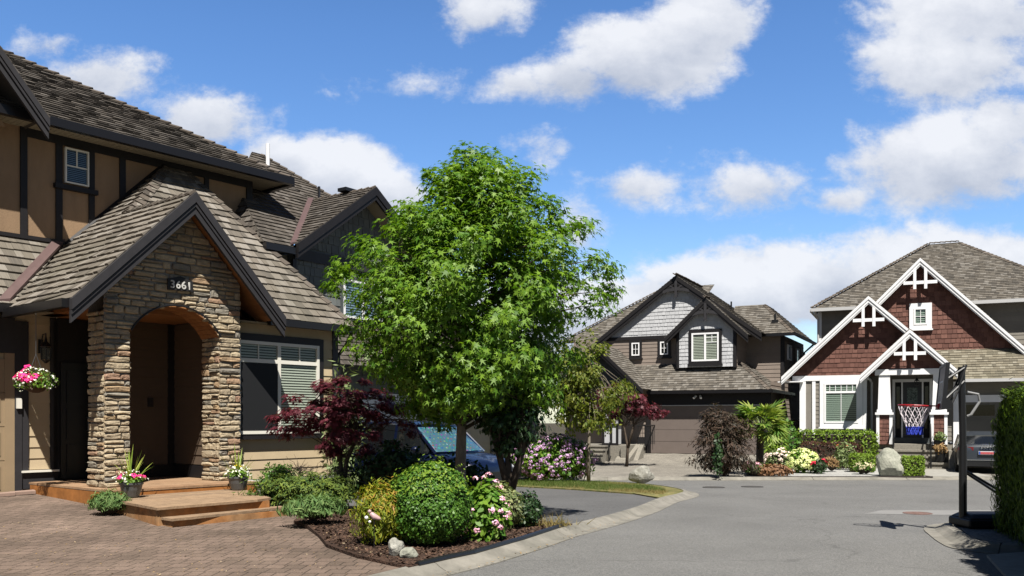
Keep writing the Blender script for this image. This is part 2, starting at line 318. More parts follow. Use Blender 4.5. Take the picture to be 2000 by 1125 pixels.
def intervals(poly, b):
    xs = []
    n = len(poly)
    for i in range(n):
        (a0, b0), (a1, b1) = poly[i], poly[(i + 1) % n]
        if (b0 <= b < b1) or (b1 <= b < b0): xs.append(a0 + (a1 - a0) * (b - b0) / (b1 - b0))
    return (min(xs), max(xs)) if len(xs) > 1 else None
def axes(pts, out=None):
    pts = [V(p) for p in pts]; n = V((0, 0, 0))
    for i in range(1, len(pts) - 1): n += (pts[i] - pts[0]).cross(pts[i + 1] - pts[0])
    n.normalize()
    if out is not None:
        if n.dot(V(out)) < 0: n = -n
    elif n.z < 0: n = -n
    b = (V((0, 0, 1)) - n * n.z).normalized(); a = b.cross(n)
    return pts, n, a, b
def courses(mb, pts, ch=.2, w=(.1, .2), th=.022, out=None, gap=.004, base=True, lift=.0, wob=.0, start=0):
    """overlapping courses (shakes, shingles or lap boards) over a flat polygon"""
    pts, n, a, b = axes(pts, out); o = pts[0]
    P2 = [((p - o).dot(a), (p - o).dot(b)) for p in pts]
    T = lambda x, y, c: o + a * x + b * y + n * (c + lift)
    if base: mb.face([T(x, y, 0) for x, y in P2])
    y0 = min(p[1] for p in P2) + start; y1 = max(p[1] for p in P2)
    amin = min(p[0] for p in P2)
    y = y0
    while y < y1 - .01:
        yt = min(y + ch, y1)
        i0 = intervals(P2, y + 1e-4); i1 = intervals(P2, yt - 1e-4)
        if i0 is None and i1 is None: y += ch; continue
        if i0 is None: m = (i1[0] + i1[1]) / 2; i0 = (m, m)
        if i1 is None: m = (i0[0] + i0[1]) / 2; i1 = (m, m)
        lo = min(i0[0], i1[0]); hi = max(i0[1], i1[1])
        x = lo if w[0] > 5 else lo - R.random() * w[0]
        while x < hi:
            ww = R.uniform(*w); xe = x + ww
            bl = max(x, i0[0]); br = min(xe - gap, i0[1]); tl = max(x, i1[0]); tr = min(xe - gap, i1[1])
            if br <= bl: bl = br = min(max((bl + br) / 2, i0[0]), i0[1])
            if tr <= tl: tl = tr = min(max((tl + tr) / 2, i1[0]), i1[1])
            if br - bl > .005 or tr - tl > .005:
                t = th * R.uniform(.8, 1.25) if wob else th; dy = R.uniform(-wob, wob) if (wob and y > y0) else 0
                c1 = .2 * th
                v = [T(bl, y + dy, t), T(br, y + dy, t), T(tr, yt, c1), T(tl, yt, c1), T(bl, y + dy, .0005), T(br, y + dy, .0005)]
                k = len(mb.v); mb.v += [tuple(q) for q in v]
                off = R.random() * 50
                mb.f += [(k, k + 1, k + 2, k + 3), (k + 4, k + 5, k + 1, k), (k + 4, k, k + 3), (k + 1, k + 5, k + 2)]
                mb.uv += [[(bl + off, y), (br + off, y), (tr + off, yt), (tl + off, yt)], [(bl + off, y), (br + off, y), (br + off, y), (bl + off, y)], None, None]
            x = xe
        y += ch
def caps(mb, p, q, n1, n2, w=.15, L=.22, th=.03):
    """ridge or hip caps from p (low) to q (high) over planes with normals n1, n2"""
    p, q = V(p), V(q); h = (q - p); ln = h.length; h.normalize()
    def down(n):
        d = n.cross(h); return d if d.z < 0 or (abs(d.z) < 1e-6) else -d
    n1 = V(n1).normalized(); n2 = V(n2).normalized()
    d1 = n1.cross(h).normalized(); d2 = -n2.cross(h).normalized()
    if d1.dot(d2) > .999: pass
    up = (n1 + n2).normalized(); k = int(ln / L) + 1
    for i in range(k):
        a = p + h * (i * L); b = p + h * min((i + 1) * L + .02, ln)
        t0 = th + .012; t1 = .012; w0 = w * R.uniform(.92, 1.06)
        v = []
        for c, t in ((a, t0), (b, t1)):
            v += [c + d1 * w0 + n1 * t, c + up * (t + .004), c + d2 * w0 + n2 * t, c + d1 * w0 - n1 * .004, c - up * .01, c + d2 * w0 - n2 * .004]
        kk = len(mb.v); mb.v += [tuple(x) for x in v]; off = R.random() * 40
        for f in ((0, 1, 7, 6), (1, 2, 8, 7)): mb.f.append(tuple(kk + x for x in f)); mb.uv.append([(off, 0), (off + .15, 0), (off + .15, .2), (off, .2)])
        for f in ((0, 3, 4, 1), (1, 4, 5, 2), (0, 6, 9, 3), (2, 5, 11, 8)): mb.f.append(tuple(kk + x for x in f)); mb.uv.append(None)
    mb.cut()
def pnorm(pts, out=None): return axes(pts, out)[1]

# leaves as numpy batches
SHAPES = {
    'star': [(0, 0)] + [((.5 if i % 2 == 0 else .17) * math.sin(math.radians(-110 + 27.5 * i)) * (1.0 if i in (2, 4, 6) else .9) , .25 + (.75 if i == 4 else .5 if i % 2 == 0 else .17) * math.cos(math.radians(-110 + 27.5 * i))) for i in range(9)],
    'oval': [(0, 0), (.26, .35), (.2, .75), (0, 1), (-.2, .75), (-.26, .35)],
    'round': [(0, 0), (.35, .25), (.38, .65), (0, 1), (-.38, .65), (-.35, .25)],
    'lance': [(0, 0), (.1, .4), (0, 1), (-.1, .4)],
    'needle': [(-.035, 0), (.035, 0), (0, 1)],
    'palmate': [(0, 0), (.3, -.12), (.12, .14), (.52, .22), (.16, .32), (.36, .66), (.09, .45), (0, 1), (-.09, .45), (-.36, .66), (-.16, .32), (-.52, .22), (-.12, .14), (-.3, -.12)],
    'petal': [(-.3, 0), (.3, 0), (.42, .6), (0, .9), (-.42, .6)],
    'chip': [(-.3, 0), (.25, .05), (.3, .8), (-.2, 1)],
    'spray': [(0, 0), (.14, .2), (.05, .3), (.2, .5), (.05, .58), (.12, .8), (0, 1), (-.12, .8), (-.05, .58), (-.2, .5), (-.05, .3), (-.14, .2)],
}
def leaf_mesh(name, m, P, Nr, D, size, shape, parent=None, origin=None, curl=.15):
    """P positions, Nr face normals, D tip directions (made orthogonal), size per leaf"""
    P = np.asarray(P, float); Nr = np.asarray(Nr, float); D = np.asarray(D, float); size = np.asarray(size, float)
    Nr /= np.linalg.norm(Nr, axis=1, keepdims=True) + 1e-9
    D = D - Nr * np.sum(D * Nr, axis=1, keepdims=True); D /= np.linalg.norm(D, axis=1, keepdims=True) + 1e-9
    X = np.cross(D, Nr); sh = np.array(SHAPES[shape]); k = len(sh); n = len(P)
    vx = X[:, None, :] * sh[None, :, 0, None] + D[:, None, :] * sh[None, :, 1, None] - Nr[:, None, :] * (curl * (sh[None, :, 1, None] ** 2 + 1.5 * np.abs(sh[None, :, 0, None])))
    vt = (P[:, None, :] + vx * size[:, None, None]).reshape(-1, 3)
    me = bpy.data.meshes.new(name); me.vertices.add(n * k); me.vertices.foreach_set('co', vt.ravel())
    me.loops.add(n * k); me.loops.foreach_set('vertex_index', np.arange(n * k, dtype=np.int32))
    me.polygons.add(n); me.polygons.foreach_set('loop_start', np.arange(0, n * k, k, dtype=np.int32)); me.polygons.foreach_set('loop_total', np.full(n, k, dtype=np.int32))
    me.update(calc_edges=True); me.validate()
    return link(name, me, m, parent, origin)
def rdirs(rng, n):
    d = rng.normal(size=(n, 3)); return d / np.linalg.norm(d, axis=1, keepdims=True)
def lump(d, seed, f=2.2):
    return np.array([mnoise.noise(V((x * f + seed * 1.3, y * f - seed, z * f + seed * .7))) for x, y, z in d])
def shell(rng, c, r, n, seed, amp=.22, depth=.35, f=2.2, up=0., zmin=-.9):
    """points through the outer layer of a lumpy ellipsoid, with outward normals"""
    d = rdirs(rng, int(n * 1.3)); d = d[d[:, 2] > zmin][:n]
    k = 1 + amp * lump(d, seed, f) * 2 + .5 * amp * lump(d, seed + 9, f * 2.7); k = k * (1 - depth * rng.random(len(d)) ** 1.7)
    P = np.array(c) + d * k[:, None] * np.array(r)
    nr = d / np.array(r); nr /= np.linalg.norm(nr, axis=1, keepdims=True); nr[:, 2] += up
    return P, nr
def bush(name, label, cat, c, r, leafm, shape, size, n, seed, amp=.18, depth=.3, zmin=-.85, up=.2, rnd=.7, tip='out', group=None, f=2.4, core=.72, curl=.15):
    """a shrub: lumpy core of twigs and a shell of leaves; c is the point on the ground under its centre"""
    rng = np.random.default_rng(seed); c = V(c); cc = (c.x, c.y, c.z + r[2] * .92)
    t = thing(name, label, cat, c, group)
    P, nr = shell(rng, cc, r, n, seed, amp, depth, f, up, zmin)
    P[:, 2] = np.maximum(P[:, 2], c.z + .01)
    rr = rdirs(rng, len(P)); Nn = nr + rr * rnd
    D = {'out': nr + rdirs(rng, len(P)) * .6, 'up': np.array([0, 0, 1.]) + nr * .6 + rdirs(rng, len(P)) * .45, 'down': np.array([0, 0, -.7]) + nr * .8 + rdirs(rng, len(P)) * .5}[tip]
    leaf_mesh('foliage', leafm, P, Nn, D, size * rng.uniform(.65, 1.25, len(P)), shape, t, curl=curl)
    b = MB(); d0 = core
    bm = bmesh.new(); bmesh.ops.create_icosphere(bm, subdivisions=3, radius=1); ds = np.array([v.co[:] for v in bm.verts])
    k = d0 * (1 + amp * lump(ds, seed, f) * 2); vv = np.array(cc) + ds * k[:, None] * np.array(r); vv[:, 2] = np.maximum(vv[:, 2], c.z - .02)
    b.solid(vv.tolist(), [tuple(v.index for v in q.verts) for q in bm.faces]); bm.free()
    b.build('twigs', MATS['twig'], t, smooth=True)
    return t
SHAPES['star'] = [(0, 0)] + [(r * math.sin(math.radians(a)), .25 + r * math.cos(math.radians(a))) for a, r in ((-125, .4), (-92, .15), (-62, .62), (-30, .2), (0, .78), (30, .2), (62, .62), (92, .15), (125, .4))]
# ---------------- materials
mat('twig', (.045, .035, .022), .95)
mat('trim_black', (.015, .013, .014), .55, noise=(6, .25), spec=.35)
mat('trim_charcoal', (.04, .038, .042), .6, noise=(6, .2), spec=.35)
mat('white_paint', (1.12, 1.12, 1.13), .5, noise=(3, .05))
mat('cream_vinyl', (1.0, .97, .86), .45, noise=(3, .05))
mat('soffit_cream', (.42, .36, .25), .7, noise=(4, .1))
mat('stucco', (.43, .285, .17), .95, col2=(.36, .24, .145), noise=(3, .16), bump=(90, .5, .01), island=False, stretch=(1, 1, .3))
mat('entry_shade_brown', (.13, .09, .06), .8, noise=(5, .06))  # darkened so that the recess shade is put into the wall colour
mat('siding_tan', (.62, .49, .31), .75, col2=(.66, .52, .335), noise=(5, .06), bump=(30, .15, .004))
mat('siding_brown', (.30, .245, .205), .75, col2=(.34, .28, .235), noise=(4, .1))
mat('siding_grey', (.27, .25, .215), .75, col2=(.31, .285, .245), noise=(4, .1))
mat('garage_tan', (.42, .31, .19), .6, noise=(3, .06))
mat('garage_brown', (.21, .17, .15), .6, noise=(3, .08))
mat('garage_grey', (.20, .185, .155), .6, noise=(3, .08))
mat('cedar', (.42, .19, .07), .6, col2=(.30, .125, .045), noise=(8, .25), stretch=(1, 1, 9))
mat('deck_top', (.42, .27, .16), .85, col2=(.36, .215, .12), noise=(5, .3), bump=(30, .3))
mat('deck_worn', (.40, .27, .165), .9, col2=(.32, .22, .14), noise=(7, .3), bump=(30, .3))
mat('deck_side', (.50, .21, .06), .65, col2=(.33, .125, .03), noise=(5, .35))
mat('deck_side_worn', (.48, .20, .06), .8, col2=(.40, .23, .11), noise=(6, .4), island=False)
mat('stone', (.60, .49, .33), .9, col2=(.42, .34, .235), noise=(14, .3), bump=(22, .9, .02))
mat('stone_rust', (.40, .25, .17), .9, col2=(.46, .33, .19), noise=(9, .3), bump=(22, .9, .02))
mat('stone_grey', (.30, .27, .225), .9, col2=(.31, .28, .22), noise=(9, .3), bump=(22, .9, .02))
mat('mortar', (.36, .345, .32), .95, noise=(30, .2), bump=(60, .5))
mat('copper', (.17, .11, .105), .5, noise=(4, .15), metal=.2)
mat('gutter_black', (.012, .011, .012), .35, spec=.5)
mat('gutter_white', (.66, .66, .66), .4)
mat('inside_dark', (.012, .012, .013), .8)
mat('blind', (.72, .74, .64), .6)
mat('blind_green', (.50, .60, .52), .6)
mat('blind_sky_reflect', (.30, .42, .56), .6)  # slats carry the blue sky reflection of the pane in their colour
mat('shingle_grey', (.60, .61, .63), .85, col2=(.68, .69, .71), noise=(8, .06))
mat('shingle_slate', (.15, .165, .165), .85, col2=(.21, .225, .215), noise=(8, .12))
mat('shingle_red', (.15, .066, .05), .8, col2=(.25, .118, .09), noise=(8, .12))
mat('slate_paint', (.10, .115, .12), .7, noise=(5, .1))
mat('beige_paint', (.55, .50, .42), .7, noise=(5, .08))
mat('black_metal', (.012, .012, .013), .4, spec=.5)
mat('concrete', (.40, .385, .345), .9, noise=(6, .2), bump=(60, .3, .006))
mat('exposed_aggregate', (.27, .255, .215), .9, col2=(.33, .30, .25), noise=(40, .35), bump=(80, .6, .01), island=False)
mat('lettering', (.75, .74, .70), .5)
mat('plate_dark', (.03, .028, .028), .5)
mat('zinc', (.18, .19, .20), .35, metal=.6, noise=(8, .15))
mat('granite', (.46, .45, .40), .9, col2=(.26, .25, .21), noise=(16, .4), bump=(26, .9, .03), island=False)
mat('granite_green', (.46, .46, .38), .9, col2=(.30, .31, .25), noise=(12, .3), bump=(18, .8, .03), island=False)
mat('fence_brown', (.045, .035, .03), .8, noise=(6, .2))
mat_shake('shake_grey', (.11, .098, .084), (.36, .33, .29), moss=(.15, .14, .10))
mat_shake('shake_dark', (.05, .044, .039), (.20, .18, .16), moss=(.09, .08, .065))
mat_shake('shake_mid', (.085, .078, .069), (.28, .262, .235))
mat_shake('shake_pale', (.13, .118, .09), (.37, .345, .275), moss=(.22, .20, .13))
mat_shake('shake_cap', (.07, .06, .05), (.22, .19, .165))
mat_glass('glass', (.8, .84, .82))
mat_glass('glass_dark', (.25, .28, .28))

# ---------------- ground
def gz(y): return -.35 * min(1, max(0, (y - 12) / 15))
OA, UA, NA = (-6.766, 14.3), (.6354, .7722), (.7722, -.6354)
OB, UB, NB = (6.25, 40.5), (.891, -.454), (-.454, -.891)
OC, UC, NC = (12.05, 37.), (.914, -.407), (-.407, -.914)
OD, UD, ND = (-4.8, 20.7), (.581, .814), (.814, -.581)
A, B, C, D = Fr(OA, UA, NA), Fr(OB, UB, NB), Fr(OC, UC, NC), Fr(OD, UD, ND)
def zA(x, y):
    n = A.loc((x, y))[1]; return .07 + .19 * min(1, max(0, (3.2 - n) / 5.5))
def zB(x, y):
    n = B.loc((x, y))[1]; base = -.31; return base + .36 * (1 - min(1, max(0, n / 3.4)))
def sheet(name, poly, zf, m, off=0., kind='structure', step=1.5, label=None, cat=None, parent=None, edge=.12):
    bm = bmesh.new(); vs = [bm.verts.new((p[0], p[1], 0)) for p in poly]; bm.faces.new(vs)
    xs = [p[0] for p in poly]; ys = [p[1] for p in poly]
    for ax, lo, hi in ((0, min(xs), max(xs)), (1, min(ys), max(ys))):
        k = math.ceil(lo / step) * step
        while k < hi and (hi - lo) < 80:
            no = V((1, 0, 0)) if ax == 0 else V((0, 1, 0))
            bmesh.ops.bisect_plane(bm, geom=bm.verts[:] + bm.edges[:] + bm.faces[:], plane_co=no * k, plane_no=no); k += step
    bmesh.ops.recalc_face_normals(bm, faces=bm.faces)
    if sum(f.normal.z for f in bm.faces) < 0: bmesh.ops.reverse_faces(bm, faces=bm.faces)
    for v in bm.verts: v.co.z = zf(v.co.x, v.co.y) + off
    if edge:
        be = [e for e in bm.edges if e.is_boundary]; r = bmesh.ops.extrude_edge_only(bm, edges=be)
        for g in r['geom']:
            if isinstance(g, bmesh.types.BMVert): g.co.z -= edge
    me = bpy.data.meshes.new(name); bm.to_mesh(me); bm.free()
    o = link(name, me, m, parent)
    if kind: o['kind'] = kind
    return tag(o, label, cat)
ASPH = mat_speckle('asphalt', (.13, .13, .127), (.255, .25, .24), 95, big=.13, bump=.35, cracks=True)
ASPH2 = mat_speckle('asphalt_drive', (.095, .095, .098), (.18, .178, .175), 95, big=.15, bump=.35, cracks=True)
MULCH = mat_speckle('mulch', (.035, .02, .014), (.10, .055, .036), 38, big=.35, bump=.9)
GRAV = mat_speckle('gravel', (.30, .30, .29), (.62, .61, .58), 26, big=.15, bump=1.)
GRAVD = mat_speckle('gravel_dark', (.12, .12, .12), (.30, .29, .28), 40, big=.2, bump=1.)
SOIL = mat_speckle('soil', (.05, .04, .025), (.09, .075, .04), 12, big=.3)
LAWN = mat_speckle('lawn', (.10, .13, .03), (.30, .24, .10), 16, big=.4)
PAV = mat_paver('pavers_red', (.215, .16, .125), (.285, .208, .165), (.115, .088, .07), 1, math.radians(4), stain=(.5, .48), bw=.20, rh=.23)
PAV2 = mat_paver('pavers_grey', (.27, .25, .215), (.36, .33, .28), (.17, .155, .13), 2.6, math.radians(-27), stain=(.5, .25))
g0 = lambda x, y: gz(y)
big = MB(); big.face([(-400, -300, -.75), (400, -300, -.75), (400, 600, -.75), (-400, 600, -.75)]); big.build('ground', SOIL)['kind'] = 'structure'
sheet('road', [(-18, -14), (30, -14), (30, 29), (-18, 29)], g0, ASPH, 0, edge=.5)
KL = [(-9, -3.5), (-5.4, 1.2), (-3.0, 5.2), (-1.75, 7.5), (-1.02, 8.85), (-.5, 9.7), (.07, 10.85), (.62, 12.1), (1.05, 13), (1.6, 14.25), (2.35, 16.2), (3.1, 18.5), (3.72, 19.9), (4.05, 20.9), (4.15, 22.2), (3.9, 23.9), (3.3, 25.4), (2.2, 26.5), (.5, 27.2), (-3, 27.6), (-10, 28)]
PAVPOLY = KL[0:5] + [(-1.64, 9.6), (-2.13, 10.4), (-2.42, 11.3), (-2.75, 12.1), (-3.1, 12.8)] + [tuple(A(2.6, 2.2, 0)[:2]), tuple(A(2.6, -.2, 0)[:2]), tuple(A(0, -2.45, 0)[:2]), tuple(A(-6, -2.45, 0)[:2]), (-18, 8), (-18, -3.5)]
sheet('paver_driveway', PAVPOLY, zA, PAV)
zbed = lambda x, y: .085 + .03 * mnoise.noise(V((x * .9, y * .9, 0))) + .03 * (abs(x + 1) < 9) * max(0, min(1, (-x - .3) / 2.5)) + min(0, gz(y) * .8)
sheet('garden_bed', KL[4:8] + [(.85, 12.6), (.2, 13.15), (-1.2, 14.1), (-2.4, 15.0), (-4.2, 16.5), tuple(A(5.2, .05, 0)[:2]), tuple(A(2.55, -.3, 0)[:2]), tuple(A(2.62, 2.15, 0)[:2]), (-3.12, 12.8), (-2.75, 12.08), (-2.44, 11.28), (-2.15, 10.38), (-1.66, 9.58)], zbed, MULCH, .004, step=.4)
sheet('asphalt_driveway', KL[7:12] + [(2.75, 20.2), (1.5, 22.0), (0, 23.6), (-.9, 25.0), (-2.2, 26.0), tuple(D(2, .1, 0)[:2]), tuple(D(-.2, .1, 0)[:2]), (-4.1, 16.6), (-2.4, 15.1), (-1.2, 14.2), (.2, 13.2), (.85, 12.7)], g0, ASPH2, .06)
sheet('verge', KL[11:20] + [(-3, 26.9), (-1.0, 25.2), (0, 23.7), (1.5, 22.1), (2.75, 20.3)], g0, LAWN, .085)
sheet('neighbour_lot', [(-3, 26.8), (-10, 28), (-18, 32), (-10, 60), (5, 52), tuple(B(-4, -.5, 0)[:2]), (1.3, 28.7), (-2.8, 28.6)], lambda x, y: -.32, SOIL, .0)
def kerb(name, pts, side, dz=.0, w=.44):
    """rolled concrete kerb along pts; side = +1 puts the raised back on the left of travel"""
    prof = [(.08, -.1), (.08, .010), (.22, .014), (.3, .05), (.35, .085), (w, .096), (w, -.1)]
    P = []; 
    for i in range(len(pts) - 1):
        for k in range(4):
            a = [V((*pts[max(0, min(len(pts) - 1, i + j))], 0)) for j in (-1, 0, 1, 2)]; t = k / 4
            P.append(.5 * ((2 * a[1]) + (a[2] - a[0]) * t + (2 * a[0] - 5 * a[1] + 4 * a[2] - a[3]) * t * t + (3 * a[1] - a[0] - 3 * a[2] + a[3]) * t ** 3))
    P.append(V((*pts[-1], 0)))
    Q = [P[0]]; acc = 0; low = set()      # resample, with a narrow groove every three metres
    for p, q in zip(P[:-1], P[1:]):
        L = (q - p).length; acc += L
        if acc > 3: m = p.lerp(q, .5); e = (q - p).normalized() * .007; low.update((len(Q), len(Q) + 1, len(Q) + 2, len(Q) + 3)); Q += [m - e * 1.3, m - e, m + e, m + e * 1.3]; acc = 0
        Q.append(q)
    lows = sorted(low); deep = {x for i, x in enumerate(lows) if i % 4 in (1, 2)}; P = Q
    b = MB(); i0 = 0; k = len(prof)
    for i, p in enumerate(P):
        d = (P[min(i + 1, len(P) - 1)] - P[max(i - 1, 0)]).normalized(); nn = V((-d.y, d.x, 0)) * side
        for (o, z) in prof:
            q = p + nn * (o - w + .05); b.v.append((q.x, q.y, gz(p.y) + z + dz - (.02 if i in deep else 0)))
    acc = 0
    for i in range(len(P) - 1):
        for j in range(k - 1):
            b.f.append((i * k + j, i * k + j + 1, (i + 1) * k + j + 1, (i + 1) * k + j)); b.uv.append(None)
    return b.build(name, mat('kerb_concrete', (.31, .29, .25), .9, col2=(.21, .20, .17), island=False, noise=(5, .25), bump=(70, .3, .006)))
kerb('kerb', KL, 1)['kind'] = 'structure'
kerb('kerb', [(0.3, 28.5), (2, 28.35), (5, 28.3), (9, 28.4), (13, 28.5), (17, 28.6), (24, 28.8)], 1)['kind'] = 'structure'
KR = [(24, 17.0), (14, 14.9), (10, 14.2), (8.4, 13.95), (7.3, 13.65), (6.55, 13.25), (6.18, 12.7), (5.92, 12.0), (5.68, 11.2), (5.62, 10.75), (5.9, 10.5), (6.4, 10.6), (6.95, 10.95)]
kerb('kerb', KR, 1)['kind'] = 'structure'
sheet('gravel_strip', [(24, 17.3), (14, 15.2), (10, 14.45), (8.4, 14.05), (7.35, 13.75), (6.62, 13.3), (6.26, 12.7), (6.0, 11.95), (5.76, 11.2), (5.75, 10.8), (6.0, 10.62), (6.4, 10.72), (6.95, 11.05), (7.2, 9.5), (24, 4)], g0, GRAVD, .085)
sheet('concrete_apron', [(5.35, 10.1), (5.95, 10.35), (6.4, 10.45), (6.95, 10.8), (6.3, 8.9), (5.2, 6.2), (3.9, 6.4)], g0, MATS['concrete'], .03)
sheet('gravel_shoulder', [(6.9, 10.92), (7.4, 10.9), (7.0, 4), (4.6, 4), (5.2, 6.2), (6.3, 8.9)], g0, GRAVD, .05)
sheet('concrete_patch', [(6.1, 15.55), (6.75, 16.35), (12, 16.3), (12, 15.3), (9.2, 14.95)], g0, mat('patch', (.29, .285, .275), .9, noise=(3, .12), bump=(70, .25, .005)), .004, edge=0)
sheet('paver_driveway_far', [(1.6, 28.4), (7.15, 28.4), (7.6, 29.5), tuple(B(5.3, 4, 0)[:2]), tuple(B(5.3, -.3, 0)[:2]), tuple(B(-.5, -.3, 0)[:2]), tuple(B(-5, -.3, 0)[:2]), tuple(B(-5, 4, 0)[:2]), (0.8, 32)], zB, PAV2, .0, step=.8)
sheet('gravel_bed', [(7.25, 28.45), (13.45, 28.5), (13.6, 30.5), tuple(C(2.9, 2.2, 0)[:2]), tuple(C(2.6, .05, 0)[:2]), tuple(C(-.6, .05, 0)[:2]), tuple(C(-1.5, -6, 0)[:2]), tuple(B(5.5, -2, 0)[:2]), tuple(B(5.5, 4, 0)[:2]), (7.7, 29.5)], lambda x, y: -.285, GRAV)
sheet('front_walk', [(13.55, 28.5), (15.5, 28.6), tuple(C(5.7, 2, 0)[:2]), tuple(C(5.5, .5, 0)[:2]), tuple(C(2.6, .5, 0)[:2]), tuple(C(2.95, 2.2, 0)[:2]), (13.7, 30.5)], lambda x, y: -.28, MATS['concrete'])
sheet('paver_driveway_right', [(15.6, 28.6), (24, 28.9), tuple(C(12, -1, 0)[:2]), tuple(C(5.55, -1.2, 0)[:2]), tuple(C(5.75, 2, 0)[:2])], lambda x, y: -.3, PAV2)
sheet('house_lot', [tuple(C(-1.5, -1, 0)[:2]), tuple(C(16, -.8, 0)[:2]), tuple(C(16, -20, 0)[:2]), tuple(C(-1.5, -20, 0)[:2])], lambda x, y: -.34, SOIL)

# ---------------- house parts
def flatF(F, n):  # wall plane helper: (s, z, c) -> world
    return lambda s, z, c: F(s, n + c, z)
def wallpoly(F, n, pts): return [F(s, n, z) for s, z in pts]
def rect(s0, s1, z0, z1): return [(s0, z0), (s1, z0), (s1, z1), (s0, z1)]
def lap(mb, F, n, pts, ch=.19, th=.02, start=0): courses(mb, wallpoly(F, n, pts), ch, (99, 100), th, out=F.n, gap=0, start=start)
def shing(mb, F, n, pts, ch=.17, w=(.12, .26), th=.022): courses(mb, wallpoly(F, n, pts), ch, w, th, out=F.n, gap=.014, wob=.006)
def rake(mb, F, n, left, apex, right, layers):
    for dz, h, n0, n1 in layers:
        for (s0, z0), (s1, z1) in ((left, apex), (apex, right)):
            if s0 is None or s1 is None: continue
            mb.prism([F(s0, n + n0, z0 - dz), F(s1, n + n0, z1 - dz), F(s1, n + n0, z1 - dz - h), F(s0, n + n0, z0 - dz - h)], F.n * (n1 - n0))
    mb.cut()
def bar(mb, F, n0, n1, p, q, w):
    (s0, z0), (s1, z1) = p, q; d = V((s1 - s0, z1 - z0)).normalized(); e = (-d.y * w / 2, d.x * w / 2)
    mb.prism([F(s0 + e[0], n0, z0 + e[1]), F(s1 + e[0], n0, z1 + e[1]), F(s1 - e[0], n0, z1 - e[1]), F(s0 - e[0], n0, z0 - e[1])], F.n * (n1 - n0))
def window(F, n, s0, s1, z0, z1, parent, vx=(), hz=(), thin=(), fm='white_paint', trim=None, tm='white_paint', blind='blind', glass='glass', fw=.05, sill=None, hang=.0, tb=None, slat=.05, cover=(0, 1), label=None):
    """a window standing on the wall: frame, pane, blind, casing and sill"""
    T = lambda s, z, c: F(s, n + c, z); b = MB()
    b.box(T, s0, s0 + fw, z0, z1, 0, .07); b.box(T, s1 - fw, s1, z0, z1, 0, .07); b.box(T, s0 + fw, s1 - fw, z0, z0 + fw, 0, .068); b.box(T, s0 + fw, s1 - fw, z1 - fw, z1, 0, .068)
    X = lambda f: s0 + (s1 - s0) * f; Z = lambda f: z0 + (z1 - z0) * f
    for f in vx: b.box(T, X(f) - fw * .6, X(f) + fw * .6, z0 + fw, z1 - fw, 0, .064)
    for f in hz: b.box(T, s0 + fw, s1 - fw, Z(f) - fw * .6, Z(f) + fw * .6, 0, .062)
    for ax, f, a, e in thin:
        if ax == 'v': b.box(T, X(f) - .011, X(f) + .011, Z(a), Z(e), .03, .05)
        else: b.box(T, X(a), X(e), Z(f) - .011, Z(f) + .011, .03, .049)
    w = b.build('window', MATS[fm], parent); tag(w, label)
    b = MB(); b.face([T(s0 + fw * .6, z0 + fw * .6, .04), T(s1 - fw * .6, z0 + fw * .6, .04), T(s1 - fw * .6, z1 - fw * .6, .04), T(s0 + fw * .6, z1 - fw * .6, .04)]); b.build('pane', MATS[glass], w)
    b = MB(); b.face([T(s0, z0, .006), T(s1, z0, .006), T(s1, z1, .006), T(s0, z1, .006)])
    b.build('window_back', MATS['inside_dark'], w)
    if blind:
        b = MB(); z = Z(cover[0]) + fw
        while z < Z(cover[1]) - fw:
            b.face([T(s0 + fw, z, .031), T(s1 - fw, z, .031), T(s1 - fw, z + slat * .56, .022), T(s0 + fw, z + slat * .56, .022)]); z += slat
        b.build('blind', MATS[blind], w)
    if trim:
        b = MB(); t = trim
        u = t if tb is None else tb; b.box(T, s0 - t, s0, z0 - u, z1 + t * 1.15, 0, .05); b.box(T, s1, s1 + t, z0 - u, z1 + t * 1.15, 0, .05); b.box(T, s0, s1, z1, z1 + t * 1.15, 0, .052); b.box(T, s0, s1, z0 - u, z0, 0, .052)
        b.build('casing', MATS[tm], w)
    if sill:
        t = trim or .05; u = t if tb is None else tb; b = MB(); b.box(T, s0 - t - .04, s1 + t + .04, z0 - u - sill, z0 - u, 0, .1); b.build('sill', MATS[tm], w)
    return w
def roof(parent, polys, m, ch=.22, w=(.1, .2), th=.028, name='roof', lift=.0, wob=.006):
    b = MB()
    for p in polys: courses(b, p, ch, w, th, wob=wob, lift=lift)
    return b.build(name, MATS[m], parent, fix=False)
def garage_door(F, n, s0, s1, z0, z1, parent, m, rows=4, cols=4, plain=False, lites=False):
    T = lambda s, z, c: F(s, n + c, z); b = MB(); h = (z1 - z0) / rows
    for r in range(rows):
        b.box(T, s0, s1, z0 + r * h + .006, z0 + (r + 1) * h - .006, 0, .04)
        if not plain and not (lites and r == rows - 1):
            w = (s1 - s0) / cols
            for c in range(cols): b.box(T, s0 + c * w + .07, s0 + (c + 1) * w - .07, z0 + r * h + .09, z0 + (r + 1) * h - .09, .04, .052)
    g = b.build('garage_door', MATS[m], parent)
    if lites:
        b = MB(); w = (s1 - s0) / cols
        for c in range(cols): b.box(T, s0 + c * w + .1, s0 + (c + 1) * w - .1, z1 - h + .1, z1 - .1, .04, .046)
        b.build('pane', MATS['glass_dark'], g)
    return g
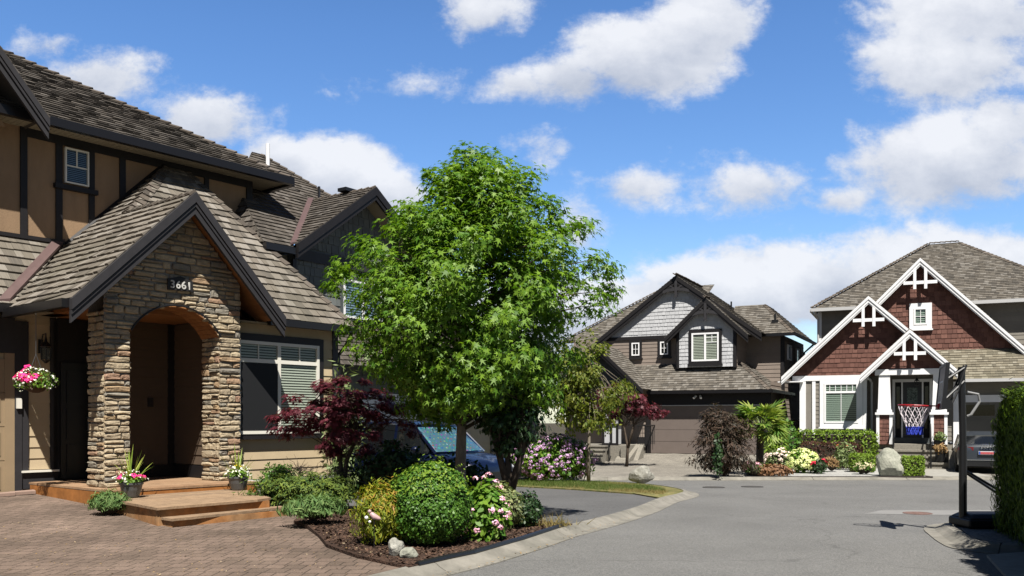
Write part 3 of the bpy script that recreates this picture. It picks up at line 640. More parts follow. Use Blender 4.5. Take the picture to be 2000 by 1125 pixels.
# ================= the stone-porch house
hA = thing('house', 'tan two-storey house with stone arch porch and dark shake roofs', 'house', A(1, -3, .1))
PA = lambda *p: [A(*q) for q in p]
zl = lambda s: 3.425 + .973 * (s + .45)
zr = lambda s: 5.43 - 1.069 * (s - 1.61)
zf = lambda n: 3.48 + 1.145 * (-.1 - n)
RN = .42; AS = 1.61; AZ_ = 5.43
nR = -.1 - (AZ_ - 3.48) / 1.145; zT = zf(-3); sT = (zT - 3.425) / .973 - .45; sV = AS + (AZ_ - 3.48) / 1.069
# main roof
roof(hA, [PA((-8, -2.4, 7), (5.7, -2.4, 7), (.7, -7.4, 10), (-8, -7.4, 10)), PA((5.7, -2.4, 7), (5.7, -12.4, 7), (.7, -7.4, 10)), PA((-8, -12.4, 7), (5.7, -12.4, 7), (.7, -7.4, 10), (-8, -7.4, 10))], 'shake_dark', .17, (.12, .26), .034, wob=.012)
b = MB(); n1 = pnorm(PA((-8, -2.4, 7), (5.7, -2.4, 7), (.7, -7.4, 10))); n2 = pnorm(PA((5.7, -2.4, 7), (5.7, -12.4, 7), (.7, -7.4, 10)))
caps(b, A(5.7, -2.4, 7.02), A(.7, -7.4, 10.02), n1, n2, .16, .26, .04); b.build('hip_caps', MATS['shake_cap'], hA)
# lower roofs
LP = PA((-.45, RN, zl(-.45)), (AS, RN, AZ_), (AS, nR, AZ_), (sT, -3, zT), (1.0, -3, zl(1.0)), (-.35, -1.9, zl(-.35)), (-.45, -1.8, zl(-.45)))
FP = PA((sV, -.1, 3.48), (5.62, -.1, 3.48), (3.5, -3, zT), (sT, -3, zT), (AS, nR, AZ_))
RP = PA((3.43, RN, zr(3.43)), (AS, RN, AZ_), (AS, nR, AZ_), (sV, -.1, 3.48))
HP = PA((5.62, -.1, 3.48), (5.62, -3, 3.48), (3.5, -3, zT))
SP = PA((-8, -1.9, 3.5), (-.3, -1.9, 3.5), (.9, -3, 4.85), (-8, -3, 4.85))
rl = roof(hA, [LP, FP, RP, HP, SP], 'shake_grey', .2, (.1, .24), .038, name='porch_roof', wob=.014)
b = MB(); nl, nf, nr_, nh = pnorm(LP), pnorm(FP), pnorm(RP), pnorm(HP)
caps(b, A(AS, nR, AZ_ + .01), A(sT, -3, zT), nl, nf, .15, .2, .035); caps(b, A(5.62, -.1, 3.49), A(3.5, -3, zT), nf, nh, .13, .24, .035); caps(b, A(AS, RN + .01, AZ_ + .01), A(AS, nR, AZ_ + .01), nl, nr_, .12, .2, .03)
b.build('hip_caps', MATS['shake_cap'], hA)
b = MB(); b.prism([A(-.62, -1.9, 3.52), A(-.42, -1.9, 3.56), A(.98, -3, 4.92), A(.78, -3, 4.9)], (0, 0, .05)); b.build('valley_flashing', MATS['copper'], hA)
b = MB(); tv = V((0, 0, .03))
for p, q, w in ((A(1.0, -2.98, zl(1.0) + .03), A(sT - .05, -2.98, zT), .05),): b.tube([p, q], w, 4)
b.build('wall_flashing', MATS['trim_black'], hA)
# rake boards
b = MB(); rake(b, A, RN, (-.47, zl(-.47) - .005), (AS, AZ_ - .005), (3.45, zr(3.45) - .005), [(.0, .17, -.03, .07), (.185, .06, -.03, .05), (.25, .12, -.03, .03)])
b.build('rake_board', MATS['trim_charcoal'], hA)
b = MB()
for F_, n_, l_, a_, r_ in ((A, -2.0, (-4.6, 6.85), (-2.2, 9.85), (.24, 6.83)),): rake(b, F_, n_, l_, a_, r_, [(.0, .14, -.03, .08), (.15, .07, -.03, .06), (.23, .12, -.03, .03)])
b.build('rake_board', MATS['trim_charcoal'], hA)
roof(hA, [PA((.25, -1.98, 6.86), (.25, -5, 6.86), (-2.2, -5, 9.87), (-2.2, -1.98, 9.87)), PA((-4.6, -1.98, 6.86), (-4.6, -5, 6.86), (-2.2, -5, 9.87), (-2.2, -1.98, 9.87))], 'shake_dark', .2, (.12, .26), .034)
# gutters
b = MB(True); b.box(A, -8, 5.72, -2.41, -2.28, 6.84, 7.0); b.box(A, 5.7, 5.82, -12, -2.41, 6.84, 6.995); b.box(A, 3.46, 5.64, -.12, .0, 3.35, 3.48); b.box(A, 5.62, 5.72, -3, -.12, 3.35, 3.476)
b.box(A, -8, -.2, -1.92, -1.8, 3.36, 3.49); b.box(A, -.58, -.46, -1.9, .38, 3.27, 3.405); b.tube([A(5.5, -.06, 3.36), A(5.5, -.25, 3.1), A(5.42, -.4, 2.9), A(5.42, -.4, .3)], .04, 8)
b.build('gutter', MATS['gutter_black'], hA)
# soffits
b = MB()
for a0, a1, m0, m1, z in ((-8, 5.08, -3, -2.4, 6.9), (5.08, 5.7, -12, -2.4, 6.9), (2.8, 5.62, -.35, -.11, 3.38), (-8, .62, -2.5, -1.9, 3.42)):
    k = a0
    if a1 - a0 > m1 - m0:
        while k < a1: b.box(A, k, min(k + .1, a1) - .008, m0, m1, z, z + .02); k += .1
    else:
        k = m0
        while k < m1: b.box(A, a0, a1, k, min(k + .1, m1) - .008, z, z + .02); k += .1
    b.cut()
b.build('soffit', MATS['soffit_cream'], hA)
b = MB(); dn = .1
for poly in ([(-.42, .4), (AS, .4), (AS, -2), (-.42, -2)], [(AS, .4), (3.4, .4), (3.4, -.3), (AS, -2)]):
    f = zl if poly[0][0] < 1 else zr
    courses(b, [A(s, n, f(s) - dn) for s, n in poly], .13, (99, 100), .004, out=(0, 0, -1), gap=0); b.cut()
b.build('cedar_soffit', MATS['cedar'], hA)
# upper stucco wall with battens
b = MB(); b.box(A, -8, 5.07, -3.2, -3, 3.4, 6.95); b.box(A, 4.87, 5.07, -12, -3.2, 2.5, 6.95); b.box(A, -8, 5.07, -12, -11.8, 0, 6.95); b.box(A, -8, -7.8, -11.8, -3.2, 0, 6.95)
b.box(A, -4.2, -.62, -3, -2.55, 4.9, 6.7); b.prism([A(-4.2, -2.6, 6.7), A(-.25, -2.6, 6.7), A(-2.2, -2.6, 9.4)], A.n * .05)
b.build('upper_wall', MATS['stucco'], hA)
b = MB(True)
for s0, s1, z0, z1 in ((.17, .29, 4.8, 6.9), (.8, .92, 4.8, 6.9), (1.42, 1.53, 4.8, 6.9), (2.03, 2.15, 5.3, 6.9), (2.95, 3.06, 5.9, 6.9), (3.9, 4.0, 5.9, 6.9), (4.94, 5.09, 4.5, 6.9)): b.box(A, s0, s1, -3, -2.965, z0, z1)
b.box(A, .29, 4.94, -3, -2.967, 6.74, 6.9); b.box(A, .76, 1.57, -3, -2.9, 5.9, 5.99); b.box(A, -8, .95, -3, -2.95, 4.86, 4.93)
b.build('batten', MATS['trim_black'], hA)
window(A, -2.99, .95, 1.4, 6.03, 6.7, hA, thin=(('v', .5, .5, 1), ('h', .5, 0, 1)), fm='cream_vinyl', blind='blind_sky_reflect', fw=.028, glass='glass', slat=.035)
# front room wall with picture window
b = MB(); b.box(A, 2.62, 5.34, -.5, -.372, .1, 3.42); b.box(A, 5.2, 5.34, -3, -.5, .1, 3.42)
lap(b, A, -.372, rect(2.62, 5.25, .42, 3.4), .185, .022)
b.build('front_wall', MATS['siding_tan'], hA)
b = MB(True); b.box(A, 5.22, 5.36, -.4, -.335, .36, 3.4); b.box(A, 5.34, 5.375, -.6, -.4, .36, 3.4);  b.build('corner_board', MATS['trim_charcoal'], hA)
b = MB(); b.box(A, 2.8, 5.38, -.39, -.33, .36, .41); b.build('base_flashing', MATS['cream_vinyl'], hA)
b = MB(); b.box(A, 2.8, 5.2, -.45, -.36, .05, .36); b.build('plinth', MATS['concrete'], hA)
w = window(A, -.345, 2.93, 4.83, 1.28, 3.05, hA, vx=(.49,), hz=(.79,), thin=(('v', .245, .79, 1), ('v', .75, .79, 1)), fm='cream_vinyl', trim=.12, tb=.03, tm='trim_black', blind='blind', fw=.06, sill=.07, slat=.052, glass='glass', label='wide picture window with white blinds and dark insect screen')
b = MB(); b.face([A(2.98, -.288, 1.33), A(3.83, -.288, 1.33), A(3.83, -.288, 2.63), A(2.98, -.288, 2.63)]); b.build('insect_screen', mat('screen', (.014, .015, .017), .7), w)
# entry walls behind the arch
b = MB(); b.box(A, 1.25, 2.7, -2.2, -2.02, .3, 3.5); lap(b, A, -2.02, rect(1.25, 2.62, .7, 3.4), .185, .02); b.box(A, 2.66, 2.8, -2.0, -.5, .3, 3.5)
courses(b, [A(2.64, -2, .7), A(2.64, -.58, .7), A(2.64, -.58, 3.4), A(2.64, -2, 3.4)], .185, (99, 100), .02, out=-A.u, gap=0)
b.build('entry_wall', MATS['entry_shade_brown'], hA)
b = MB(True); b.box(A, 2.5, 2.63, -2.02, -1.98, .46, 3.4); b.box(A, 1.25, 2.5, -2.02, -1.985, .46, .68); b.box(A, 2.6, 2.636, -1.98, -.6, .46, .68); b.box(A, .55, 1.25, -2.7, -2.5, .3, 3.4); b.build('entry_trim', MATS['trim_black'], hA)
b = MB(); b.box(A, .66, 1.2, -2.5, -2.45, .48, 2.6)
for z0, z1 in ((.6, 1.1), (1.2, 1.75), (1.85, 2.45)): b.box(A, .76, 1.1, -2.45, -2.43, z0, z1)
dr = b.build('front_door', MATS['black_metal'], hA); b = MB(); b.tube([A(1.12, -2.42, 1.35), A(1.12, -2.36, 1.35), A(1.12, -2.36, 1.6), A(1.12, -2.42, 1.6)], .012, 6); b.build('handle', MATS['zinc'], dr)
b = MB(); b.box(A, 2.08, 2.18, -2, -1.96, 1.8, 1.97); b.box(A, 2.11, 2.15, -1.96, -1.95, 1.86, 1.9); b.build('doorbell', MATS['plate_dark'], hA)
b = MB(); b.box(A, .3, 2.8, -2.5, -.6, 3.42, 3.5); b.build('porch_ceiling', MATS['cedar'], hA)
# garage
b = MB(); b.box(A, -8, .6, -3, -2.55, .1, 3.45); lap(b, A, -2.55, rect(.08, .55, .66, 3.4), .2, .022); b.build('garage_wall', MATS['siding_tan'], hA)
b = MB(True); b.box(A, -.12, .0, -2.55, -2.48, .2, 3.3); b.box(A, .0, .12, -2.55, -2.5, .62, 3.3); b.box(A, .5, .62, -2.55, -2.5, .66, 3.4); b.box(A, .6, .63, -3, -2.55, .66, 3.4)
b.box(A, -8, -.12, -2.55, -2.47, 2.72, 3.35); b.box(A, .0, .62, -2.55, -2.515, .32, .61); b.build('garage_trim', MATS['trim_charcoal'], hA)
b = MB(); b.box(A, -.01, .64, -2.55, -2.46, .61, .645); b.build('base_flashing', MATS['cream_vinyl'], hA)
g = garage_door(A, -2.545, -5.2, -.28, .24, 2.62, hA, 'garage_tan', 4, 5, lites=True)
b = MB(); b.box(A, -.28, -.12, -2.545, -2.49, .22, 2.72); b.build('door_jamb', MATS['garage_tan'], hA)
b = MB(); b.box(A, -.1, -.02, -2.48, -2.43, 1.75, 1.93); b.build('keypad', MATS['cream_vinyl'], hA)
# lantern on the garage wall
b = MB(); c = A(.33, -2.3, 2.62)
b.lathe(c, [(.02, -.06), (.06, -.02), (.075, 0), (.085, .0)], 6); b.lathe(c, [(.1, .22), (.11, .24), (.03, .33), (.012, .42)], 6)
for k in range(6): a = k * math.pi / 3; b.tube([c + V((.08 * math.cos(a), .08 * math.sin(a), 0)), c + V((.1 * math.cos(a), .1 * math.sin(a), .23))], .008, 4)
b.tube([c + V((0, 0, .4)), c + V((0, 0, .47)), A(.33, -2.42, 3.08), A(.33, -2.5, 2.9)], .012, 6); b.box(A, .29, .37, -2.53, -2.5, 2.75, 3.0)
ln = b.build('wall_lantern', MATS['black_metal'], hA); b = MB(); b.lathe(c, [(.07, .01), (.088, .21)], 6); b.build('lantern_glass', MATS['glass_dark'], ln)
# ---- stone arch
CS, CZ, CR = 1.535, 2.564, .956
def arch(s): return CZ + math.sqrt(max(0, CR * CR - (s - CS) ** 2)) if .70 < s < 2.37 else 0
top = lambda s: min(zl(s), zr(s)) - .12
b = MB()
for s0, s1 in ((.30, .67), (2.40, 2.77)): b.box(A, s0, s1, -.54, -.03, .44, 3.06)
N_ = 56
for i in range(N_):
    s0 = .27 + (2.53 * i) / N_; s1 = .27 + 2.53 * (i + 1) / N_; m = (s0 + s1) / 2
    lo = lambda s: max(3.03, arch(s) if .7 < s < 2.37 else 3.03)
    b.solid([A(s0, -.57, lo(s0)), A(s1, -.57, lo(s1)), A(s1, -.57, top(s1)), A(s0, -.57, top(s0)), A(s0, -.03, lo(s0)), A(s1, -.03, lo(s1)), A(s1, -.03, top(s1)), A(s0, -.03, top(s0))], [(0, 1, 2, 3), (4, 5, 6, 7), (0, 1, 5, 4), (3, 2, 6, 7)])
sw = b.build('stone_arch', MATS['mortar'], hA)
def stones(T, allowed, z0, z1, seed, rows=(.065, .15), ws=(.13, .42)):
    """rough coursed stones; T(a, z, c) maps, allowed(z) lists the free intervals"""
    rr = random.Random(seed); out = [MB(), MB(), MB()]; z = z0
    while z < z1:
        h = rr.uniform(*rows); 
        for (a0, a1) in allowed(z + h * .5):
            x = a0
            while x < a1 - .03:
                w = rr.uniform(*ws)
                if a1 - x - w < .09: w = a1 - x
                sub = [(z, z + h)] if (h < .12 or rr.random() < .7) else [(z, z + h * .5), (z + h * .5, z + h)]
                for (p, q) in sub:
                    g = rr.uniform(.005, .010); d = rr.uniform(.03, .068); e = min(.012, w * .15, (q - p) * .2)
                    j = lambda k=.010: rr.uniform(-k, k)
                    x0, x1, y0, y1 = x + g, x + w - g, p + g, q - g
                    n = 8
                    base = [(x0, y0), ((x0 + x1) / 2, y0), (x1, y0), (x1, (y0 + y1) / 2), (x1, y1), ((x0 + x1) / 2, y1), (x0, y1), (x0, (y0 + y1) / 2)]
                    base = [(X + j(.006), Y + j(.005)) for X, Y in base]; cx_, cy_ = (x0 + x1) / 2, (y0 + y1) / 2
                    for k in (0, 2, 4, 6): base[k] = (base[k][0] + (cx_ - base[k][0]) * .05 * rr.uniform(.2, 2.4), base[k][1] + (cy_ - base[k][1]) * .11 * rr.uniform(.1, 2.4))
                    f1 = [(X + e * (1 if X < cx_ - .001 else -1 if X > cx_ + .001 else 0) + j(.004), Y + e * (1 if Y < cy_ - .001 else -1 if Y > cy_ + .001 else 0) + j(.004)) for X, Y in base]
                    m = out[0 if rr.random() < .72 else (1 if rr.random() < .4 else 2)]
                    vs = [T(X, Y, -.04) for X, Y in base] + [T(X, Y, d * .72 + j(.006)) for X, Y in base] + [T(X, Y, d + j(.009)) for X, Y in f1] + [T(cx_ + j(.03), cy_ + j(.012), d + rr.uniform(-.006, .010))]
                    fs = [(k, (k + 1) % n, n + (k + 1) % n, n + k) for k in range(n)] + [(n + k, n + (k + 1) % n, 2 * n + (k + 1) % n, 2 * n + k) for k in range(n)] + [(2 * n + k, 2 * n + (k + 1) % n, 3 * n) for k in range(n)]
                    m.solid(vs, fs)
                x += w
        z += h
    return out
def allow_front(z):
    lo, hi = .27, 2.80
    if z > 3.3: lo = max(lo, (z + .12 - 3.425) / .973 - .45 + .02); hi = min(hi, AS + (AZ_ - z - .12) / 1.069 - .02)
    if hi - lo < .08: return []
    if z < CZ + CR:
        x = math.sqrt(CR * CR - (z - CZ) ** 2) if z > 3.03 else .835
        return [q for q in ((lo, CS - x), (CS + x, hi)) if q[1] - q[0] > .05]
    return [(lo, hi)]
allst = [MB(), MB(), MB()]
def take(o):
    for i in range(3):
        k = len(allst[i].v); allst[i].v += o[i].v; allst[i].f += [tuple(k + x for x in f) for f in o[i].f]; allst[i].uv += o[i].uv
take(stones(lambda a, z, c: A(a, c - .035, z), allow_front, .445, 5.2, 3))
take(stones(lambda a, z, c: A(.30 - c, a, z), lambda z: [(-.57, -.03)], .445, 3.3, 5))
take(stones(lambda a, z, c: A(2.40 - c, a, z), lambda z: [(-.57, -.03)], .445, 3.03, 8))
take(stones(lambda a, z, c: A(.67 + c, a, z), lambda z: [(-.57, -.03)], .445, 3.03, 12))
take(stones(lambda a, z, c: A(2.77 + c, a, z), lambda z: [(-.57, -.03)], .445, 3.3, 15))
b = MB()
for o in allst: k = len(b.v); b.v += o.v; b.f += [tuple(k + x for x in f) for f in o.f]; b.uv += o.uv
sf = b.build('stone_facing', MATS['stone'], sw); sf.data.materials.append(MATS['stone_rust']); sf.data.materials.append(MATS['stone_grey'])
k0 = len(allst[0].f); k1 = k0 + len(allst[1].f)
sf.data.polygons.foreach_set('material_index', [0 if i < k0 else 1 if i < k1 else 2 for i in range(len(sf.data.polygons))])
b = MB(); k = 22
aa = [math.asin(-.835 / CR) + 2 * math.asin(.835 / CR) * i / k for i in range(k + 1)]
for i in range(k):
    q = [(CS + (CR - o) * math.sin(a), CZ + (CR - o) * math.cos(a)) for a in (aa[i], aa[i + 1] - .006) for o in (0, .02)]
    for m0 in (-.57, -.43, -.29, -.15): b.solid([A(s, n, z) for n in (m0, m0 + .135) for s, z in q], [(0, 1, 3, 2), (4, 6, 7, 5), (1, 5, 7, 3), (0, 2, 6, 4), (0, 4, 5, 1), (2, 3, 7, 6)])
b.build('arch_lining', MATS['cedar'], sw)
b = MB(); b.tube([A(CS + (CR + .005) * math.sin(a), .035, CZ + (CR + .005) * math.cos(a)) for a in aa], .016, 6); b.build('arch_edge', MATS['black_metal'], sw)
# house number
b = MB(); T = lambda s, z, c: A(s, .05 + c, z)
pl = [(1.33, 3.775), (1.80, 3.785), (1.80, 3.965), (1.72, 3.985), (1.56, 4.03), (1.41, 3.985), (1.33, 3.965)]
b.prism([A(s, .04, z) for s, z in pl], A.n * .03); hn = b.build('house_number', MATS['plate_dark'], hA)
def text(name, s, size, F, at, m, parent, ext=.008, nrm=None, bold=True):
    cu = bpy.data.curves.new(name, 'FONT'); cu.body = s; cu.size = size; cu.extrude = ext; cu.align_x = 'CENTER'; cu.align_y = 'CENTER'; cu.space_character = 1.12; cu.offset = .002 if bold else 0
    o = bpy.data.objects.new(name, cu); COL.objects.link(o); dg = bpy.context.evaluated_depsgraph_get(); me = bpy.data.meshes.new_from_object(o.evaluated_get(dg)); bpy.data.objects.remove(o)
    M = __import__('mathutils').Matrix(((F.u.x, 0, F.n.x), (F.u.y, 0, F.n.y), (0, 1, 0))).to_4x4(); M.translation = at; me.transform(M); me.materials.clear()
    return link(name, me, m, parent)
text('digits', '3661', .185, A, A(1.565, .08, 3.868), MATS['lettering'], hn)

# ================= wooden porch steps
dk = thing('porch_steps', 'weathered wooden porch deck and steps before the stone arch', 'steps', A(1, .5, .1))
def planks(mb, F, poly, z, w=.14, th=.035):
    P2 = [(p[1], p[0]) for p in poly]; lo = min(p[0] for p in P2); hi = max(p[0] for p in P2); y = lo
    while y < hi - .01:
        i0 = intervals(P2, 0) if False else None
        def iv(v):
            xs = []
            for i in range(len(poly)):
                (s0, n0), (s1, n1) = poly[i], poly[(i + 1) % len(poly)]
                if (n0 <= v < n1) or (n1 <= v < n0): xs.append(s0 + (s1 - s0) * (v - n0) / (n1 - n0))
            return (min(xs), max(xs)) if len(xs) > 1 else None
        ya, yb = y + .003, min(y + w - .004, hi - .001); a = iv(ya + 1e-4); c = iv(yb - 1e-4)
        if a and c:
            mb.solid([F(a[0], ya, z - th), F(a[1], ya, z - th), F(c[1], yb, z - th), F(c[0], yb, z - th), F(a[0], ya, z), F(a[1], ya, z), F(c[1], yb, z), F(c[0], yb, z)], [(0, 3, 2, 1), (4, 5, 6, 7), (0, 1, 5, 4), (1, 2, 6, 5), (2, 3, 7, 6), (3, 0, 4, 7)])
        y += w
def skirt(mb, F, pts, z0, z1, t=.03):
    for p, q in zip(pts[:-1], pts[1:]):
        d = (F(*q, 0) - F(*p, 0)).normalized(); nn = V((d.y, -d.x, 0)) * t
        za, zb = (z0(*p), z0(*q)) if callable(z0) else (z0, z0)
        mb.prism([F(*p, za), F(*q, zb), F(*q, z1), F(*p, z1)], nn)
gA = lambda s, n: zA(*A(s, n, 0)[:2])
up = [(.08, -2.4), (.08, .62), (2.75, .62), (2.75, -2.4)]
b = MB(); planks(b, A, up, .445); p = b.build('deck_boards', MATS['deck_top'], dk)
b = MB(); skirt(b, A, [(.11, -2.35), (.11, .58), (2.74, .58)], lambda s, n: gA(s, n) - .02, .40, .03); b.build('deck_fascia', MATS['deck_side'], dk)
lp = [(-.36, 2.76), (1.56, 2.72), (2.5, .35), (-.04, .35)]
b = MB(); planks(b, A, lp, .345); b.build('landing_boards', MATS['deck_worn'], dk)
b = MB(); skirt(b, A, [(-.0, .5), (-.32, 2.71), (1.53, 2.67), (2.42, .5)], lambda s, n: gA(s, n) - .02, .308, -.03); b.build('landing_fascia', MATS['deck_side_worn'], dk)
st = [(-.27, 3.0), (1.70, 2.97), (1.78, 2.6), (-.27, 2.6)]
b = MB(); planks(b, A, st, .205, .2); b.build('step_tread', MATS['deck_worn'], dk)
b = MB(); skirt(b, A, [(-.24, 2.6), (-.24, 2.95), (1.67, 2.92), (1.74, 2.6)], lambda s, n: gA(s, n) - .02, .168, -.03); b.build('step_riser', MATS['deck_side_worn'], dk)

# ================= slate-grey neighbour behind the tree
hD = thing('house', 'slate grey shingled house half hidden behind the big green tree', 'house', D(2, -3, -.1))
PD = lambda *p: [D(*q) for q in p]
zg = lambda s: 5.36 + .72 * (s + 1.05); ze = lambda n: 5.25 + .86 * (.9 - n)
nv = .9 - (zg(1.3) - 5.25) / .86
G1 = PD((-1.05, 1, zg(-1.05)), (1.3, 1, zg(1.3)), (1.3, nv, zg(1.3)), (-1.1, .9, zg(-1.1)))
G2 = PD((3.65, 1, zg(-1.05)), (1.3, 1, zg(1.3)), (1.3, -3, zg(1.3)), (3.65, -3, zg(-1.05)))
E1 = PD((-1.9, .9, 5.25), (-1.12, .9, 5.25), (1.3, nv, zg(1.3)), (1.0, -1.5, ze(-1.5)), (-.9, -1.5, ze(-1.5)))
E0 = PD((-1.9, .9, 5.25), (-.9, -1.5, ze(-1.5)), (-.9, -3, ze(-1.5)), (-1.9, -1, 5.25))
A2 = 1.5
E2 = PD((-.9, -1.4, 6.95), (3.7, -1.4, 6.95), (A2, -3.4, 8.62), (1.2, -3.4, 8.62)); E3 = PD((3.7, -1.4, 6.95), (3.7, -6, 6.95), (A2, -3.6, 8.62), (A2, -3.4, 8.62))
LR = PD((-.5, 1.5, 2.75), (9.2, 1.5, 2.75), (9.2, .4, 3.9), (-.5, .4, 3.9)); LR2 = PD((3.7, .4, 3.9), (9.2, .4, 3.9), (9.2, -1.5, 4.6), (3.7, -1.5, 4.6))
roof(hD, [G1, G2, E0, E1, E2, E3, LR, LR2], 'shake_dark', .16, (.11, .22), .03)
b = MB(); caps(b, D(1.3, 1, zg(1.3)), D(1.3, nv, zg(1.3)), pnorm(G1), pnorm(G2), .12, .22); caps(b, D(3.7, -1.4, 6.97), D(A2, -3.4, 8.64), pnorm(E2), pnorm(E3), .12, .22)
b.build('hip_caps', MATS['shake_cap'], hD)
b = MB(); b.prism([D(-1.2, .92, 5.3), D(-1.02, .92, 5.36), D(1.36, nv, zg(1.3) + .04), D(1.18, nv, zg(1.3))], (0, 0, .04)); b.build('valley_flashing', MATS['copper'], hD)
b = MB(); rake(b, D, 1.0, (-1.08, zg(-1.08)), (1.3, zg(1.3)), (3.7, zg(-1.1)), [(0, .2, -.03, .05), (.21, .1, -.03, .03)]); b.build('rake_board', MATS['trim_black'], hD)
b = MB(); b.box(D, -1.9, -1.1, .88, 1.0, 5.1, 5.24); b.build('gutter', MATS['gutter_black'], hD)
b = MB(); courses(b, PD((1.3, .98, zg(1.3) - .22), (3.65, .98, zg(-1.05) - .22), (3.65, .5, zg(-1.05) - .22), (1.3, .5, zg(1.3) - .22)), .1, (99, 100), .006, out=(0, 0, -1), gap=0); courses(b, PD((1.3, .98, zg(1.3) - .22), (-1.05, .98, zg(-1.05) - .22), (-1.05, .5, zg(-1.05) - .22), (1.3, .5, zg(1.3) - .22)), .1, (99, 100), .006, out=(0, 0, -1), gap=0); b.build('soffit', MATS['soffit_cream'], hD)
b = MB(); shing(b, D, .5, [(-.75, 2.6), (3.35, 2.6), (3.35, 5.4), (1.3, 6.9), (-.75, 5.4)], .2, (.12, .24)); b.box(D, -.75, 3.35, -6, .49, 0, 5.4); b.build('gable_wall', MATS['shingle_slate'], hD)
b = MB(); b.box(D, -1.0, -.75, -3, .3, 0, 5.2); b.build('side_wall', MATS['beige_paint'], hD)
b = MB(True); b.box(D, -.75, 3.37, .5, .56, 5.1, 5.34); b.box(D, 3.36, 3.5, .4, .54, -.2, 2.7); b.box(D, -.8, -.7, .49, .545, 0, 5.1); b.build('trim_board', MATS['trim_charcoal'], hD)
window(D, .51, .7, 2.0, 3.95, 4.85, hD, vx=(.5,), fm='white_paint', blind='blind_sky_reflect', fw=.05, trim=.06, tm='slate_paint', slat=.06)
b = MB(); b.box(D, 3.5, 6.6, -5, .4, -.2, 2.75); lap(b, D, .4, rect(3.5, 6.6, -.1, 2.7), .2, .02); b.build('front_wall', MATS['beige_paint'], hD)
b = MB(); b.box(D, 6.6, 9, -5, .45, -.2, 2.75); shing(b, D, .45, rect(6.6, 9, -.1, 2.7), .2, (.15, .3)); b.build('entry_wall', MATS['siding_grey'], hD)
garage_door(D, .5, .1, 3.3, -.12, 2.2, hD, 'white_paint', 4, 4)
b = MB(); b.tube([D(1.32, -2.9, 8.1), D(1.32, -2.9, 8.78)], .05, 10); b.build('flue_pipe', MATS['white_paint'], hD)
b = MB(); b.tube([D(2.0, -1.7, 7.1), D(2.0, -1.7, 7.62)], .035, 8); b.lathe(D(2.0, -1.7, 7.08), [(.16, 0), (.06, .12), (.04, .14)], 10); b.cut(); b.box(lambda s, n, z: D(1.28 + s, .1 + n, zg(1.3) + z), -.2, .2, -.14, .14, .0, .08); b.build('roof_vent', MATS['black_metal'], hD)
# ================= brown house at the end of the cul-de-sac
hB = thing('house', 'brown sided house with pale grey shingle gables and black trim', 'house', B(1, -3, .05))
PB = lambda *p: [B(*q) for q in p]
def king(mb, F, n, s, z, hw, drop):
    mb.cut()
    """curved collar and king post under a gable peak"""
    pts = [(s - hw + 2 * hw * i / 8, z - drop + .1 * math.sin(math.pi * i / 8)) for i in range(9)]
    for p, q in zip(pts[:-1], pts[1:]): mb.prism([F(p[0], n, p[1] - .07), F(q[0], n, q[1] - .07), F(q[0], n, q[1] + .07), F(p[0], n, p[1] + .07)], F.n * .06)
    bar(mb, F, n - .005, n + .075, (s, z - drop - .28), (s, z - .1), .12)
    for d in (-1, 1): bar(mb, F, n, n + .055, (s, z - drop + .1), (s + d * hw * .5, z - drop * .55), .06)
bz = lambda s: 8.12 - .727 * abs(s - .95)
sz = lambda s: 6.95 - .92 * abs(s - 2.45)
LB1 = PB((.05, .45, 2.83), (5.4, .45, 2.83), (3.85, -1, 4.1), (-1.1, -1, 4.1)); LB2 = PB((5.4, .45, 2.83), (5.4, -5, 2.83), (3.85, -5, 4.1), (3.85, -1, 4.1))
BG1 = PB((4.75, -.8, bz(4.75)), (.95, -.8, bz(.95)), (.95, -7, bz(.95)), (4.75, -7, bz(4.75))); BG2 = PB((-2.95, -.8, bz(-2.95)), (.95, -.8, bz(.95)), (.95, -7, bz(.95)), (-2.95, -7, bz(-2.95)))
SG1 = PB((4.3, -.24, sz(4.3)), (2.45, -.24, sz(2.45)), (2.45, -2.2, sz(2.45)), (4.3, -2.2, sz(4.3))); SG2 = PB((.6, -.24, sz(.6)), (2.45, -.24, sz(2.45)), (2.45, -1.5, sz(2.45)), (.6, -1.5, sz(.6)))
ML = PB((-4.8, -1.3, 5.4), (1, -1.3, 5.4), (1.6, -5.2, 8.25), (-.9, -5.2, 8.25)); ML2 = PB((-4.8, -1.3, 5.4), (-4.8, -9, 5.4), (-.9, -6, 8.25), (-.9, -5.2, 8.25))
WG1 = PB((3.0, -2, 5.4), (5.95, -2, 5.4), (4.3, -4, 6.97), (2.9, -4, 6.97)); WG2 = PB((5.95, -2, 5.4), (5.95, -8, 5.4), (4.3, -6, 6.97), (4.3, -4, 6.97))
pz = lambda s: 4.9 - .93 * abs(s + 1.95)
PG1 = PB((.22, 1.75, pz(.22)), (-1.95, 1.75, pz(-1.95)), (-1.95, -.95, pz(-1.95)), (-1.1, -.95, pz(-1.1)), (.22, .5, pz(.22))); PG2 = PB((-4.2, 1.75, pz(-4.2)), (-1.95, 1.75, pz(-1.95)), (-1.95, -.95, pz(-1.95)), (-4.2, -.95, pz(-4.2)))
roof(hB, [LB1, LB2, BG1, BG2, SG1, SG2, ML, ML2, WG1, WG2, PG1, PG2], 'shake_mid', .16, (.1, .24), .03)
b = MB(); caps(b, B(5.4, .45, 2.84), B(3.85, -1, 4.11), pnorm(LB1), pnorm(LB2), .13); caps(b, B(5.95, -2, 5.41), B(4.3, -4, 6.98), pnorm(WG1), pnorm(WG2), .13); caps(b, B(-4.8, -1.3, 5.41), B(-.9, -5.2, 8.26), pnorm(ML), pnorm(ML2), .13); caps(b, B(.95, -.6, bz(.95)), B(.95, -6, bz(.95)), pnorm(BG1), pnorm(BG2), .13)
